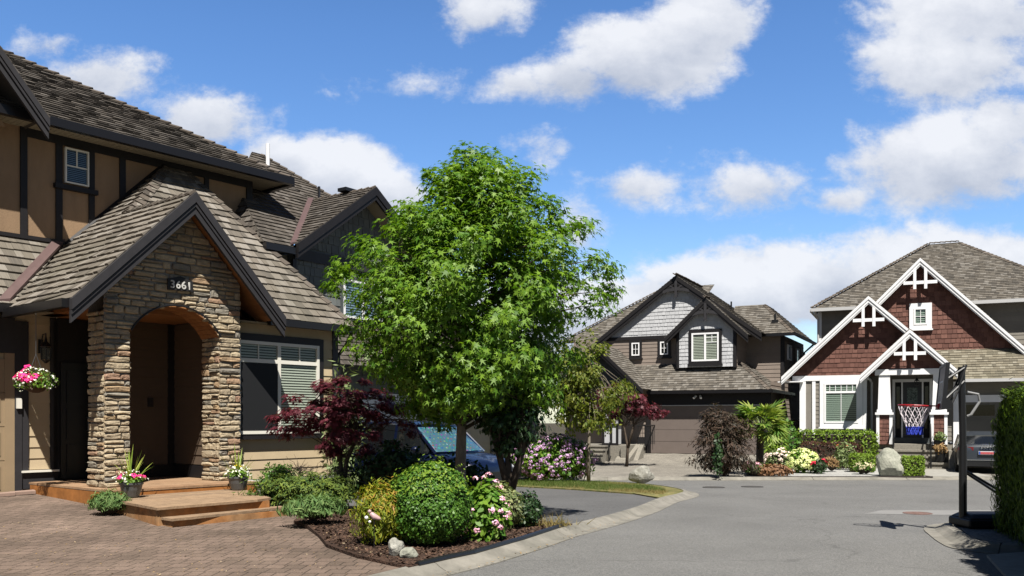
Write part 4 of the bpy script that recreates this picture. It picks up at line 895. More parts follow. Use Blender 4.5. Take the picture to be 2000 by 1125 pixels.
caps(b, B(2.45, -.1, sz(2.45)), B(2.45, -1.6, sz(2.45)), pnorm(SG1), pnorm(SG2), .12); b.build('hip_caps', MATS['shake_cap'], hB)
b = MB(); rake(b, B, -.82, (-2.98, bz(-2.98)), (.95, bz(.95)), (4.78, bz(4.78)), [(0, .2, -.02, .06), (.2, .16, -.02, .03)])
rake(b, B, -.26, (.58, sz(.58)), (2.45, sz(2.45)), (4.32, sz(4.32)), [(0, .2, -.02, .06), (.2, .14, -.02, .03)]); rake(b, B, 1.73, (-4.22, pz(-4.22)), (-1.95, pz(-1.95)), (.24, pz(.24)), [(0, .18, -.02, .06), (.18, .12, -.02, .03)]); b.build('rake_board', MATS['trim_black'], hB)
b = MB(); king(b, B, -.84, .95, bz(.95) - .1, .62, .62); king(b, B, -.28, 2.45, sz(2.45) - .1, .6, .62); b.build('gable_bracket', MATS['trim_charcoal'], hB)
b = MB(True); b.box(B, .0, 5.45, .43, .55, 2.7, 2.83); b.box(B, 5.4, 5.5, -5, .43, 2.7, 2.826); b.box(B, 3.1, 6.0, -2.02, -1.9, 5.28, 5.4); b.box(B, 5.95, 6.07, -8, -2.02, 5.28, 5.395); b.box(B, -4.8, -2.9, -1.3, -1.18, 5.28, 5.4); b.tube([B(5.95, -7.6, 5.3), B(5.5, -7.6, 4.9), B(5.5, -7.6, 0)], .05, 8); b.build('gutter', MATS['gutter_black'], hB)
# walls
b = MB(); b.box(B, -4.2, 3.6, -9, -1.05, 0, 5.4); b.box(B, 3.6, 5.3, -2.5, -1.05, 0, 3.0); b.box(B, -4.2, 5.3, -1.05, -.1, 0, 2.95); lap(b, B, -1.05, rect(-2.9, 1.2, 4.05, 5.35), .17, .02); lap(b, B, -2.5, [(3.6, 2.9), (5.4, 2.9), (5.4, 5.35), (3.6, 5.35)], .19, .02)
b.box(B, 3.6, 5.4, -8, -2.52, 0, 5.35); courses(b, PB((5.4, -2.52, 0), (5.4, -8, 0), (5.4, -8, 5.35), (5.4, -2.52, 5.35)), .19, (99, 100), .02, out=B.u, gap=0); courses(b, PB((5.3, -.1, 0), (5.3, -2.5, 0), (5.3, -2.5, 3.2), (5.3, -.1, 3.2)), .19, (99, 100), .02, out=B.u, gap=0)
lap(b, B, -.1, rect(-.9, -.2, .2, 2.7), .19, .02); courses(b, PB((3.74, -.5, 3.9), (3.74, -2.6, 3.9), (3.74, -2.6, 5.4), (3.74, -.5, 5.4)), .19, (99, 100), .02, out=B.u, gap=0); b.build('wall', MATS['siding_brown'], hB)
b = MB(); shing(b, B, -1.03, [(-2.75, 5.35), (4.6, 5.35), (.95, 8.0)], .17); shing(b, B, -.5, [(1.1, 3.9), (3.74, 3.9), (3.74, 5.6), (2.45, 6.85), (1.1, 5.6)], .17); b.build('gable_shingles', MATS['shingle_grey'], hB)
b = MB(True); b.box(B, -3, 1.2, -1.05, -.98, 5.28, 5.44); b.box(B, 1.08, 1.2, -.6, -.47, 3.85, 5.6); b.box(B, 3.62, 3.76, -.6, -.47, 3.85, 5.6); b.box(B, 1.05, 1.1, -1.1, -.5, 3.9, 5.6); b.box(B, 5.28, 5.42, -2.56, -2.47, 2.9, 5.3); b.box(B, 5.37, 5.43, -2.7, -2.56, 0, 5.3)  # the bay's left side wall is made black to stand in for its shade
b.box(B, -.17, 0, -.1, .02, .04, 2.7); b.box(B, 4.9, 5.32, -.1, .02, .04, 2.7); b.box(B, 0, 4.9, -.1, .0, 2.2, 2.72); b.box(B, -.6, -.17, -.1, .01, .04, .75); b.build('trim_board', MATS['trim_black'], hB)
b = MB(); b.box(B, -.1, 5.0, .0, .05, 2.17, 2.205); b.build('drip_edge', MATS['gutter_white'], hB)
garage_door(B, -.06, .02, 4.88, .05, 2.17, hB, 'garage_brown', 4, 1, plain=True)
window(B, -.48, 1.78, 3.0, 4.16, 5.42, hB, vx=(.5,), thin=(('h', .66, .5, 1), ('h', .83, .5, 1), ('v', .75, .66, 1)), blind='blind', fw=.07, trim=.13, tm='trim_black', sill=.08, slat=.07)
for s0 in (-1.23, .15): window(B, -1.03, s0, s0 + .38, 4.55, 5.15, hB, thin=(('v', .5, 0, 1), ('h', .5, 0, 1)), blind=None, fw=.055, trim=.11, tm='trim_black', sill=.07)
SB = Fr(B(5.42, 0, 0)[:2], (-NB[0], -NB[1]), UB)   # the right-hand side wall
for a0, a1, z0, z1 in ((3.3, 4.2, 4.3, 5.0), (5.6, 6.3, 3.6, 5.0)): window(SB, 0.0, a0, a1, z0, z1, hB, blind=None, fw=.07, trim=None)
b = MB(); T = lambda s, n, z: B(4.55 + s, -2.9 + n, 6.2 + z)
b.tube([B(5.0, -2.7, 5.9), B(5.0, -2.7, 6.35)], .05, 8); b.box(lambda s, n, z: B(5.0 + s, -2.75 + n, 5.95 + z), -.14, .14, -.12, .12, 0, .12); b.cut(); b.tube([B(2.9, -3.2, 6.6), B(2.9, -3.2, 7.1)], .04, 8); b.build('roof_vent', MATS['black_metal'], hB)
b = MB(); c = B(2.45, .05, 2.66)
for k in (-.1, .1): b.tube([B(2.2 + k, .02, 2.6), B(2.2 + k * 1.6, .16, 2.5)], .05, 8)
b.build('flood_light', MATS['white_paint'], hB)
B2 = Fr(B(.42, -1.2, 0)[:2], UB, NB)
# porch and entry stairs
b = MB(); shing(b, B2, 2.2, [(-4.5, 2.6), (-.45, 2.6), (-2.4, 4.6)], .17); b.build('porch_gable', MATS['slate_paint'], hB)
b = MB(); b.box(B, -4, .0, 2.1, 2.3, 2.45, 2.66); b.build('porch_beam', MATS['trim_black'], hB)
b = MB(); b.box(B, -3.0, -.3, -.1, 2.55, -.35, .45); b.build('porch_floor', MATS['exposed_aggregate'], hB)
b = MB(); b.box(B, -1.22, -.78, 2.05, 2.45, 1.32, 2.46); b.box(B, -1.32, -.66, 2.0, 2.5, .5, 1.3); b.build('porch_column', MATS['shingle_grey'], hB)
b = MB(True)
for s in (-1.34, -.98, -.7): b.box(B, s, s + .1, 2.5, 2.53, .46, 1.3)
b.box(B, -1.36, -.6, 1.96, 2.55, 1.3, 1.38); b.box(B, -1.35, -.62, 2.5, 2.54, .45, .55); b.build('column_trim', MATS['trim_black'], hB)
b = MB(); b.box(B, -2.3, -1.5, -.1, -.05, .47, 2.4); b.build('front_door', MATS['black_metal'], hB)
b = MB()
for i in range(5):
    z1 = .45 - .17 * i; n0 = 2.55 + .3 * i
    b.box(B, -3.2, -1.05 if i < 4 else -.75, n0, n0 + .34, z1 - .06, z1); b.box(B, -3.15, -1.08 if i < 4 else -.8, n0, n0 + .3, -.4, z1 - .06)
b.prism([B2(-1.05, 2.56, -.4), B2(-1.05, 4.15, -.4), B2(-1.05, 4.0, -.12), B2(-1.05, 2.56, .48)], B.u * .62); b.box(B, -.43, -.2, .1, 2.7, -.4, .46); b.prism([B2(-.43, 2.7, -.4), B2(-.43, 3.7, -.4), B2(-.43, 2.7, .46)], B.u * .2)
b.build('entry_stairs', MATS['exposed_aggregate'], hB)
b = MB()
for s in (-1.35,):
    b.tube([B2(s, 2.6, 1.3), B2(s, 4.0, .5)], .03, 6); b.tube([B2(s, 2.6, .6), B2(s, 4.0, -.15)], .02, 6); b.tube([B2(s, 4.0, -.3), B2(s, 4.0, .55)], .03, 6); b.tube([B2(s, 2.6, .4), B2(s, 2.6, 1.35)], .03, 6)
    for k in range(1, 9): b.tube([B2(s, 2.6 + .155 * k, .6 - .083 * k), B2(s, 2.6 + .155 * k, 1.3 - .089 * k)], .01, 4)
b.cut(); b.tube([B2(-.6, 2.5, 1.3), B2(-.22, 2.5, 1.3)], .03, 6); b.tube([B2(-.22, 2.5, .4), B2(-.22, 2.5, 1.33)], .03, 6); b.tube([B2(-.22, 2.5, 1.3), B2(-.22, .3, 1.3)], .03, 6)
for k in range(4): b.tube([B2(-.55 + .1 * k, 2.5, .46), B2(-.55 + .1 * k, 2.5, 1.3)], .01, 4)
for k in range(16): b.tube([B2(-.22, .4 + .13 * k, .46), B2(-.22, .4 + .13 * k, 1.3)], .01, 4)
b.build('handrail', MATS['black_metal'], hB)

# ================= red-gabled house on the right
hC = thing('house', 'grey house with red shingle gables and bright white trim', 'house', C(4, -3, -.3))
PC = lambda *p: [C(*q) for q in p]
def truss(mb, F, n, s, z, hw, drop):
    mb.cut()
    bar(mb, F, n, n + .07, (s - hw, z - drop), (s + hw, z - drop), .13)
    for d in (-.2, .2): bar(mb, F, n + .004, n + .085, (s + d, z - drop - .26), (s + d, z - .3), .11)
lz = lambda s: 6.47 - .945 * abs(s - 2.5); pz2 = lambda s: 5.02 - .965 * abs(s - 4.0); gzz = lambda s: 8.05 - 1.015 * abs(s - 4.38)
CL1 = PC((-.82, .4, lz(-.82)), (2.5, .4, lz(2.5)), (2.5, -3, lz(2.5)), (-.82, -3, lz(-.82))); CL2 = PC((4.5, .4, lz(4.5)), (2.5, .4, lz(2.5)), (2.5, -3, lz(2.5)), (4.5, -3, lz(4.5)))
CP1 = PC((2.24, 1.05, pz2(2.24)), (4, 1.05, pz2(4)), (4, -1.1, pz2(4)), (2.24, -1.1, pz2(2.24))); CP2 = PC((5.62, 1.05, pz2(5.62)), (4, 1.05, pz2(4)), (4, -1.1, pz2(4)), (5.62, -1.1, pz2(5.62)))
CG1 = PC((.9, -.85, gzz(.9)), (4.38, -.85, gzz(4.38)), (4.38, -6, gzz(4.38)), (.9, -6, gzz(.9))); CG2 = PC((8.4, -.85, gzz(8.4)), (4.38, -.85, gzz(4.38)), (4.38, -6, gzz(4.38)), (8.4, -6, gzz(8.4)))
CS_ = PC((4.9, .2, 3.1), (12, .2, 3.1), (12, -1.2, 4.35), (4.9, -1.2, 4.35))
CM1 = PC((.1, -2.5, 6.42), (10.7, -2.5, 6.42), (6.05, -7, 9.66), (4.82, -7, 9.66)); CM2 = PC((10.7, -2.5, 6.42), (10.7, -11, 6.42), (6.05, -7, 9.66)); CM3 = PC((.1, -2.5, 6.42), (.1, -11, 6.42), (4.82, -7, 9.66))
roof(hC, [CL1, CL2, CP1, CP2, CG1, CG2, CM2, CM3, CM1], 'shake_mid', .15, (.1, .24), .028)
tag(roof(hC, [CS_], 'shake_pale', .15, (.12, .28), .028, name='skirt_roof'), 'pale weathered shake roof over the garage')
b = MB(); caps(b, C(10.7, -2.5, 6.43), C(6.05, -7, 9.67), pnorm(CM1), pnorm(CM2), .13); caps(b, C(.1, -2.5, 6.43), C(4.82, -7, 9.67), pnorm(CM1), pnorm(CM3), .13); caps(b, C(4.82, -7, 9.67), C(6.05, -7, 9.67), pnorm(CM1), (0, .4, 1), .13)
for s, n, z, p, q in ((2.5, .4, lz(2.5), CL1, CL2), (4, 1.05, pz2(4), CP1, CP2), (4.38, -.85, gzz(4.38), CG1, CG2)): caps(b, C(s, n, z), C(s, n - 1.6, z), pnorm(p), pnorm(q), .13)
b.build('hip_caps', MATS['shake_cap'], hC)
b = MB(); lay = [(0, .13, -.02, .08), (.13, .13, -.02, .05), (.26, .06, -.02, .025)]
rake(b, C, .4, (-.84, lz(-.84)), (2.5, lz(2.5)), (4.3, lz(4.3)), lay); rake(b, C, 1.05, (2.22, pz2(2.22)), (4, pz2(4)), (5.64, pz2(5.64)), lay); rake(b, C, -.85, (1.2, gzz(1.2)), (4.38, gzz(4.38)), (8.42, gzz(8.42)), lay); b.build('rake_board', MATS['white_paint'], hC)
b = MB(); truss(b, C, .36, 2.5, lz(2.5), .58, .95); truss(b, C, 1.02, 4.0, pz2(4), .56, .92); truss(b, C, -.88, 4.38, gzz(4.38), .62, .98); b.build('gable_bracket', MATS['white_paint'], hC)
b = MB(True); b.box(C, .05, 10.8, -2.51, -2.37, 6.28, 6.42); b.box(C, 5.65, 12, .18, .3, 3.0, 3.12); b.box(C, -.02, .1, -11, -2.51, 6.28, 6.415); b.tube([C(.2, -2.45, 6.3), C(.3, -2.9, 6.0), C(.3, -2.95, 3.5)], .045, 8); b.tube([C(2.3, .95, 3.3), C(2.55, .4, 3.15), C(2.6, -.1, 3.05), C(2.6, -.15, .2)], .045, 8); b.build('gutter', MATS['gutter_white'], hC)
b = MB(); b.box(C, .3, 10.2, -12, -3, -.3, 6.35); lap(b, C, -3, rect(.3, 10.2, 3.3, 6.35), .19, .02); b.box(C, .0, 2.4, -3, -.025, -.35, 3.3); lap(b, C, -.025, rect(.4, 2.4, -.1, 3.3), .17, .02)
b.box(C, 2.4, 5.7, -3, -1.0, -.35, 3.4); lap(b, C, -1.0, rect(2.4, 5.7, .5, 3.4), .17, .02); courses(b, PC((2.4, -.02, -.1), (2.4, -1, -.1), (2.4, -1, 3.3), (2.4, -.02, 3.3)), .17, (99, 100), .02, out=C.u, gap=0)
b.box(C, 5.7, 12, -3, -.75, -.35, 3.2); lap(b, C, -.75, rect(5.7, 12, 2.3, 3.2), .17, .02); lap(b, C, -.6, rect(5.3, 5.62, -.1, 3.1), .17, .02); b.box(C, 5.25, 5.7, -1, -.62, -.35, 3.3); b.build('wall', MATS['siding_grey'], hC)
b = MB(); shing(b, C, -.02, [(-.45, 3.3), (4.6, 3.3), (4.6, 4.4), (2.5, 6.35), (-.45, 3.62)], .19); shing(b, C, .7, [(2.5, 3.45), (5.5, 3.45), (4.0, 4.9)], .19); shing(b, C, -1.22, [(1.2, 4.25), (8.1, 4.25), (4.38, 7.95)], .19)
b.build('gable_shingles', MATS['shingle_red'], hC)
b = MB(True); b.box(C, -.45, 2.5, -.05, .04, 3.15, 3.36); b.box(C, 2.75, 5.4, .45, .8, 3.3, 3.52); b.box(C, -.16, .08, -.1, .03, -.3, 3.16); b.box(C, .33, .46, -.08, .025, -.3, 3.16); b.box(C, 2.28, 2.42, -.06, .025, .5, 3.16); b.box(C, 5.56, 5.82, -.72, -.5, -.3, 3.05); b.box(C, 5.82, 11.2, -.75, -.66, 2.24, 2.52); b.box(C, .28, .44, -3.02, -2.96, 3.3, 6.3); b.box(C, 5.1, 5.7, -.98, -.9, 2.95, 3.2); b.box(C, -1.0, -.02, -.35, .3, 3.1, 3.14); b.build('trim_board', MATS['white_paint'], hC)
b = MB(); b.box(C, .08, .33, -.3, -.04, -.3, 3.16); b.build('recess_shade_panel', MATS['inside_dark'], hC)  # near-black filler stands in for the shade between the corner boards
window(C, 0, .8, 2.1, 1.42, 3.05, hC, vx=(), hz=(.77,), thin=tuple(('v', k / 6, .77, 1) for k in range(1, 6)) + (('v', .5, 0, .77),), blind='blind_green', fw=.07, trim=.17, sill=.07, slat=.08, label='large white framed front window with a row of small upper lights')
window(C, -1.2, 4.15, 4.64, 5.4, 6.08, hC, thin=(('v', .5, 0, 1), ('h', .5, 0, 1)), blind='blind_green', fw=.06, trim=.17, sill=.06, slat=.08)
# porch
for s0, s1 in ((2.82, 3.36), (4.76, 5.28)):
    m = (s0 + s1) / 2; b = MB()
    v = []
    for h, z in ((.24, 1.84), (.195, 3.3)): v += [C(m - h, .75 - h * 2, z), C(m + h, .75 - h * 2, z), C(m + h, .75, z), C(m - h, .75, z)]
    b.solid(v, [(0, 3, 2, 1), (4, 5, 6, 7), (0, 1, 5, 4), (1, 2, 6, 5), (2, 3, 7, 6), (3, 0, 4, 7)])
    b.box(C, m - .27, m + .27, .22, .79, 1.84, 1.95); b.box(C, m - .33, m + .33, .14, .86, 1.75, 1.84)
    for d in (-.29, .18): b.box(C, m + d, m + d + .11, .2, .80, .6, 1.75)
    col = b.build('porch_column', MATS['white_paint'], hC)
    b = MB(); b.box(C, m - .25, m + .25, .22, .75, .58, 1.75); shing(b, C, .755, rect(m - .19, m + .19, .6, 1.75), .16, (.12, .2)); b.build('column_base', MATS['shingle_red'], col)
b = MB(); b.box(C, 3.35, 3.45, -1, -.9, .8, 3.2); b.box(C, 4.72, 4.82, -1, -.9, .8, 3.2); b.box(C, 3.45, 4.72, -1, -.9, 3.08, 3.2); b.box(C, 3.68, 3.74, -1, -.91, .8, 3.08); b.box(C, 4.44, 4.5, -1, -.91, .8, 3.08); b.build('door_frame', MATS['white_paint'], hC)
b = MB(); b.box(C, 3.74, 4.44, -1, -.93, .82, 3.08); dr = b.build('front_door', MATS['black_metal'], hC)
b = MB(); b.box(C, 3.9, 4.28, -.93, -.92, 1.55, 2.85); b.build('pane', mat_speckle('leaded_glass', (.05, .07, .06), (.22, .27, .25), 30, bump=.2, rough=.2), dr)
b = MB(); b.tube([C(4.36, -.92, 1.75), C(4.36, -.86, 1.75), C(4.36, -.86, 2.0), C(4.36, -.92, 2.0)], .015, 6); b.build('handle', MATS['zinc'], dr)
for s in (3.45, 4.5):
    b = MB(); b.box(C, s, s + .23, -1, -.95, .82, 3.08); sl = b.build('sidelight', MATS['inside_dark'], hC); b = MB(); b.box(C, s + .05, s + .18, -.95, -.945, 1.2, 2.9); b.build('pane', MATS['glass_dark'], sl)
b = MB(); b.box(C, 3.3, 4.85, -.95, -.8, .6, .83); b.build('door_sill', MATS['slate_paint'], hC)
b = MB(); b.box(C, 2.6, 5.5, -1, .55, -.35, .6); b.box(C, 5.32, 5.5, .5, 2.0, -.35, .4); b.prism([C(5.32, 2.0, -.35), C(5.32, 2.3, -.35), C(5.32, 2.0, .2)], C.u * .18)
for i in range(4):
    z1 = .6 - .22 * (i + 1) + .01; n0 = .55 + .36 * i; b.box(C, 2.78, 5.32, n0, n0 + .4, z1 - .07, z1); b.box(C, 2.8, 5.32, n0, n0 + .35, -.35, z1 - .07)
b.build('entry_stairs', MATS['exposed_aggregate'], hC)
b = MB()
for s in (3.42, 4.72):
    b.tube([C(s, .6, .5), C(s, .6, 1.55)], .03, 6); b.tube([C(s, 1.75, -.3), C(s, 1.75, .85)], .03, 6); b.tube([C(s, .6, 1.5), C(s, 1.75, .82)], .03, 6); b.tube([C(s, .6, .75), C(s, 1.75, .05)], .015, 6)
    for k in range(1, 7): b.tube([C(s, .6 + .165 * k, .75 - .1 * k), C(s, .6 + .165 * k, 1.5 - .097 * k)], .011, 4)
    b.cut()
b.build('handrail', MATS['black_metal'], hC)
b = MB(); c = C(4.25, .1, 2.9); b.tube([c + V((0, 0, .25)), c + V((0, 0, .5))], .012, 5); b.lathe(c, [(.03, -.03), (.07, 0), (.08, .02)], 6); b.lathe(c, [(.1, .18), (.03, .28)], 6)
for k in range(6): a = k * math.pi / 3; b.tube([c + V((.075 * math.cos(a), .075 * math.sin(a), 0)), c + V((.095 * math.cos(a), .095 * math.sin(a), .19))], .009, 4)
b.build('porch_lantern', MATS['black_metal'], hC)
b = MB(); b.box(C, 2.5, 5.6, -1, .7, 3.42, 3.5); b.build('porch_ceiling', MATS['slate_paint'], hC)
garage_door(C, -.74, 5.85, 10.9, -.3, 2.24, hC, 'garage_grey', 4, 4, lites=True)
b = MB(); b.box(C, 6.3, 6.36, -.7, -.62, 1.0, 1.1); b.build('door_lock', MATS['black_metal'], hC)
# fence between the two houses
fb = MB(); x = -1.9
while x < -.25: fb.box(C, x, x + .13, -1.62, -1.58, -.3, 1.55); x += .14
f = fb.build('fence', MATS['fence_brown'], None, origin=C(-1.1, -1.6, -.3)); tag(f, 'dark brown board fence between the brown and red-gabled houses', 'fence')
b = MB(); b.box(C, -1.95, -.2, -1.58, -1.54, 1.2, 1.3); b.box(C, -1.95, -.2, -1.58, -1.54, .1, .2)
for s in (-1.95, -.3): b.box(C, s, s + .1, -1.66, -1.56, -.3, 1.65)
b.build('fence_frame', MATS['fence_brown'], f)
# ================= vegetation
mat('leaf_gum', (.045, .12, .007), .5, col2=(.155, .26, .018), transl=.3, spec=.35)
mat('leaf_box', (.035, .10, .012), .5, col2=(.09, .19, .02), transl=.2, spec=.35)
mat('leaf_box_light', (.09, .16, .012), .55, col2=(.17, .25, .025), transl=.2)
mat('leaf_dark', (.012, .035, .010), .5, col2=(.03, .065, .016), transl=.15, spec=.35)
mat('leaf_juniper', (.018, .05, .01), .7, col2=(.12, .16, .02), transl=.1)
mat('leaf_gold', (.26, .24, .018), .55, col2=(.13, .20, .02), transl=.3)
mat('leaf_copper', (.30, .14, .03), .55, col2=(.30, .24, .03), transl=.3)
mat('leaf_varieg', (.26, .27, .12), .55, col2=(.08, .12, .04), transl=.2)
mat('leaf_lav', (.055, .12, .03), .7, col2=(.13, .19, .06), transl=.2)
mat('leaf_hyd', (.05, .14, .015), .5, col2=(.16, .26, .03), transl=.3)
mat('leaf_maple', (.065, .013, .022), .5, col2=(.15, .028, .042), transl=.3, spec=.35)
mat('leaf_maple_dark', (.028, .024, .016), .6, col2=(.075, .045, .03), transl=.2)
mat('leaf_slim', (.07, .11, .015), .5, col2=(.19, .20, .035), transl=.35)
mat('leaf_palm', (.06, .14, .02), .45, col2=(.24, .28, .06), transl=.25, spec=.4)
mat('leaf_barberry', (.04, .018, .014), .6, col2=(.085, .035, .022), transl=.2)
mat('leaf_cedar', (.012, .035, .003), .7, col2=(.10, .16, .008), transl=.05, spec=.15)
mat('leaf_spike', (.13, .22, .03), .5, col2=(.30, .32, .07), transl=.25)
mat('leaf_olive', (.10, .15, .05), .55, col2=(.2, .24, .1), transl=.25)
mat('peach_leaf', (.36, .20, .11), .6, col2=(.26, .13, .06), transl=.2)
mat('bloom_pink', (.75, .32, .50), .6, col2=(.85, .58, .68), transl=.2)
mat('bloom_magenta', (.75, .03, .22), .6, col2=(.85, .06, .34), transl=.2)
mat('bloom_white', (.85, .85, .80), .6, transl=.2)
mat('bloom_mauve', (.38, .18, .45), .6, col2=(.66, .44, .62), transl=.2)
mat('bloom_lime', (.62, .68, .26), .6, col2=(.72, .74, .40), transl=.2)
mat('bloom_blush', (.80, .60, .58), .6, col2=(.85, .72, .66), transl=.2)
mat('bloom_orange', (.85, .16, .03), .6, col2=(.8, .3, .2))
mat('bloom_red', (.55, .02, .05), .6)
mat('bloom_yellow', (.85, .62, .02), .6)
mat('bloom_cream', (.70, .62, .42), .6, col2=(.55, .42, .25))
mat('bark_pale', (.27, .23, .18), .95, noise=(14, .4), bump=(30, .8, .02), stretch=(1, 1, .35))
mat('bark_dark', (.10, .075, .055), .95, noise=(14, .4), bump=(30, .8, .02), stretch=(1, 1, .35))
def limb(mb, p, q, r0, r1, rr, n=6, sag=.0, wig=.06):
    p, q = V(p), V(q); k = 5; L = (q - p).length; pts = [p.lerp(q, i / k) + V((rr.uniform(-1, 1), rr.uniform(-1, 1), rr.uniform(-.5, .5))) * wig * L * (0 < i < k) * .5 + V((0, 0, sag * math.sin(math.pi * i / k) * L)) for i in range(k + 1)]
    mb.tube(pts, [r0 + (r1 - r0) * i / k for i in range(k + 1)], n); return pts
def clumps_leaves(rng, cs, rs, per, flat=.75, out=None, up=.5, rnd=.8, tipz=-.5):
    P, Nn, D = [], [], []
    for c, r, k in zip(cs, rs, per):
        d = rdirs(rng, k); q = d * (rng.random((k, 1)) ** .45) * np.array([r, r, r * flat])
        P.append(np.array(c) + q); o = (np.array(c) - out) / (np.linalg.norm(np.array(c) - out) + 1e-6) if out is not None else np.zeros(3)
        nn = d * .6 + o * .7 + np.array([0, 0, up]) + rdirs(rng, k) * rnd; Nn.append(nn)
        D.append(d * .5 + o * .6 + np.array([0, 0, tipz]) + rdirs(rng, k) * .6)
    return np.vstack(P), np.vstack(Nn), np.vstack(D)
# ---- the big maple-leaved tree
def big_tree():
    rng = np.random.default_rng(11); rr = random.Random(11); base = V((-.77, 13.3, .09))
    t = thing('street_tree', 'large bright green star-leaved tree rising from the garden bed', 'tree', base)
    zs = [1.6, 1.9, 2.5, 3.1, 3.7, 4.25, 4.65, 5.0, 5.4]; rz = [.8, 1.3, 1.7, 1.85, 1.95, 1.5, 1.12, .85, .1]
    prof = lambda z: float(np.interp(z, zs, rz)); cx = lambda z: float(np.interp(z, [1.4, 3.6, 4.4, 5.0, 5.8], [.1, .22, .17, .34, .1]))
    tb = MB(); tb.tube([base - V((0, 0, .1)), base + V((.0, 0, .5)), base + V((.02, .02, 1.3)), base + V((.05, .03, 2.3)), base + V((.12, .0, 3.6)), base + V((.1, .03, 4.9))], [.12, .085, .075, .065, .045, .012], 12)
    cs, rs, per = [], [], []
    bb = MB()
    ga = 2.399963
    n = 118
    for i in range(n):
        f = (i + .5) / n; z0 = 1.4 + 3.25 * f; a = i * ga + rr.uniform(-.3, .3)
        zt = z0 + rr.uniform(.25, .55) + .35 * f; R_ = prof(min(zt, 5.4)) * rr.uniform(.78, 1.08)
        if rr.random() < .18: R_ *= .7
        s = base + V((cx(z0) * .3, 0, z0 - .1)); e = V((base.x + cx(zt) + math.cos(a) * R_, base.y + math.sin(a) * R_ * .95, zt))
        pts = limb(bb, s, e, .026 * (1.3 - f), .005, rr, 5, .06)
        for q, w in ((1.0, .27), (.82, .34), (.62, .36), (.42, .34)):
            if R_ * q < .3 and q < .9: continue
            c = s.lerp(e, q) + V((rr.gauss(0, .1), rr.gauss(0, .1), rr.gauss(0, .07) + .05))
            r = w * rr.uniform(.8, 1.2); cs.append(c[:]); rs.append(r); per.append(int(84 * (r / .3) ** 1.6 * (1 if q > .6 else .75)))
    for (x, y, z, r) in ((-.05, 0, 5.62, .2), (-.02, .1, 5.35, .3), (.62, .1, 5.45, .22), (.55, .1, 5.2, .3), (-.42, 0, 5.5, .18), (-.4, 0, 5.25, .28), (1.15, -.1, 5.05, .24), (-.8, .1, 4.95, .22), (1.5, 0, 4.7, .2), (2.2, -.2, 3.75, .25), (2.25, 0, 3.45, .22), (-1.75, 0, 3.75, .26), (-1.85, -.2, 3.5, .22), (-1.4, .2, 4.2, .2), (1.75, 0, 4.45, .2), (.95, 0, 5.3, .18), (.25, 0, 5.5, .2)):
        z -= .3 * (z > 4.6); cs.append((base.x + x, base.y + y, z)); rs.append(r); per.append(int(150 * (r / .3) ** 1.5)); bb.tube([(base.x + x * .6, base.y + y, z - .5), (base.x + x, base.y + y, z + .1)], [.01, .003], 4)
    P, Nn, D = clumps_leaves(rng, cs, rs, per, .7, np.array([base.x + .2, base.y, 2.6]), .55, .75, -.35)
    leaf_mesh('crown', MATS['leaf_gum'], P, Nn, D, .105 * rng.uniform(.55, 1.25, len(P)), 'star', t, curl=.22)
    tk = tb.build('trunk', MATS['bark_pale'], t, smooth=True); bb.build('limbs', MATS['bark_dark'], tk)
    print('big tree leaves', len(P))
big_tree()
def small_tree(name, label, base, stems, crown, leafm, shape, size, n, seed, bark='bark_dark', r0=.04, clump=.22, flat=.6, up=.5, tipz=-.4, rnd=.7, nb=40, group=None):
    """crown: list of (dx, dy, z, rx, ry, rz) lobes relative to the base"""
    rng = np.random.default_rng(seed); rr = random.Random(seed); base = V(base)
    t = thing(name, label, 'tree', base, group); tb = MB(); bb = MB()
    for st in stems:
        pts = [base + V(p) for p in st]; tb.tube(pts, [r0 * (1 - .75 * i / (len(pts) - 1)) for i in range(len(pts))], 8)
    cs, rs, per = [], [], []; tot = sum(l[3] * l[4] + l[3] * l[5] for l in crown)
    for l in crown:
        k = max(3, int(nb * (l[3] * l[4] + l[3] * l[5]) / tot)); c = base + V((l[0], l[1], l[2]))
        for i in range(k):
            d = V(rdirs(rng, 1)[0]); q = rr.random() ** .35; p = c + V((d.x * l[3], d.y * l[4], d.z * l[5])) * q
            st = rr.choice(stems); s = base + V(st[-1 if len(st) < 3 else rr.randrange(len(st) // 2, len(st))])
            limb(bb, s, p, r0 * .3, .003, rr, 4, .05); cs.append(p[:]); rs.append(clump * rr.uniform(.7, 1.3)); per.append(max(3, int(n / nb * rr.uniform(.7, 1.3))))
    m = base + V((0, 0, crown[0][2] - .3)); P, Nn, D = clumps_leaves(rng, cs, rs, per, flat, np.array(m[:]), up, rnd, tipz)
    leaf_mesh('crown', MATS[leafm], P, Nn, D, size * rng.uniform(.65, 1.2, len(P)), shape, t)
    tk = tb.build('trunk', MATS[bark], t, smooth=True); bb.build('limbs', MATS[bark], tk); return t
small_tree('japanese_maple', 'dark red maple with twisted stems beside the picture window', (-2.8, 14.9, .12),
    [[(0, 0, -.1), (-.02, 0, .35), (-.06, 0, .8), (-.25, .05, 1.25), (-.6, 0, 1.6)], [(0, 0, .3), (.05, 0, .75), (.22, .05, 1.15), (.45, 0, 1.55)], [(-.06, 0, .75), (-.1, -.1, 1.3), (.1, 0, 1.75)]],
    [(-.3, 0, 1.62, .75, .6, .3), (.45, 0, 1.75, .75, .6, .38), (-.75, -.05, 1.35, .42, .4, .22), (.9, .05, 1.45, .42, .5, .42), (.35, 0, 1.2, .6, .5, .28), (.0, 0, 1.95, .5, .5, .2), (-.25, -.1, .95, .2, .2, .08), (.65, -.1, .85, .3, .3, .15), (1.15, .05, 1.65, .38, .4, .32), (-.95, -.1, 1.55, .3, .35, .15)], 'leaf_maple', 'palmate', .10, 5600, 21, r0=.05, clump=.17, flat=.45, nb=110, up=.9, tipz=-.25, rnd=.5)
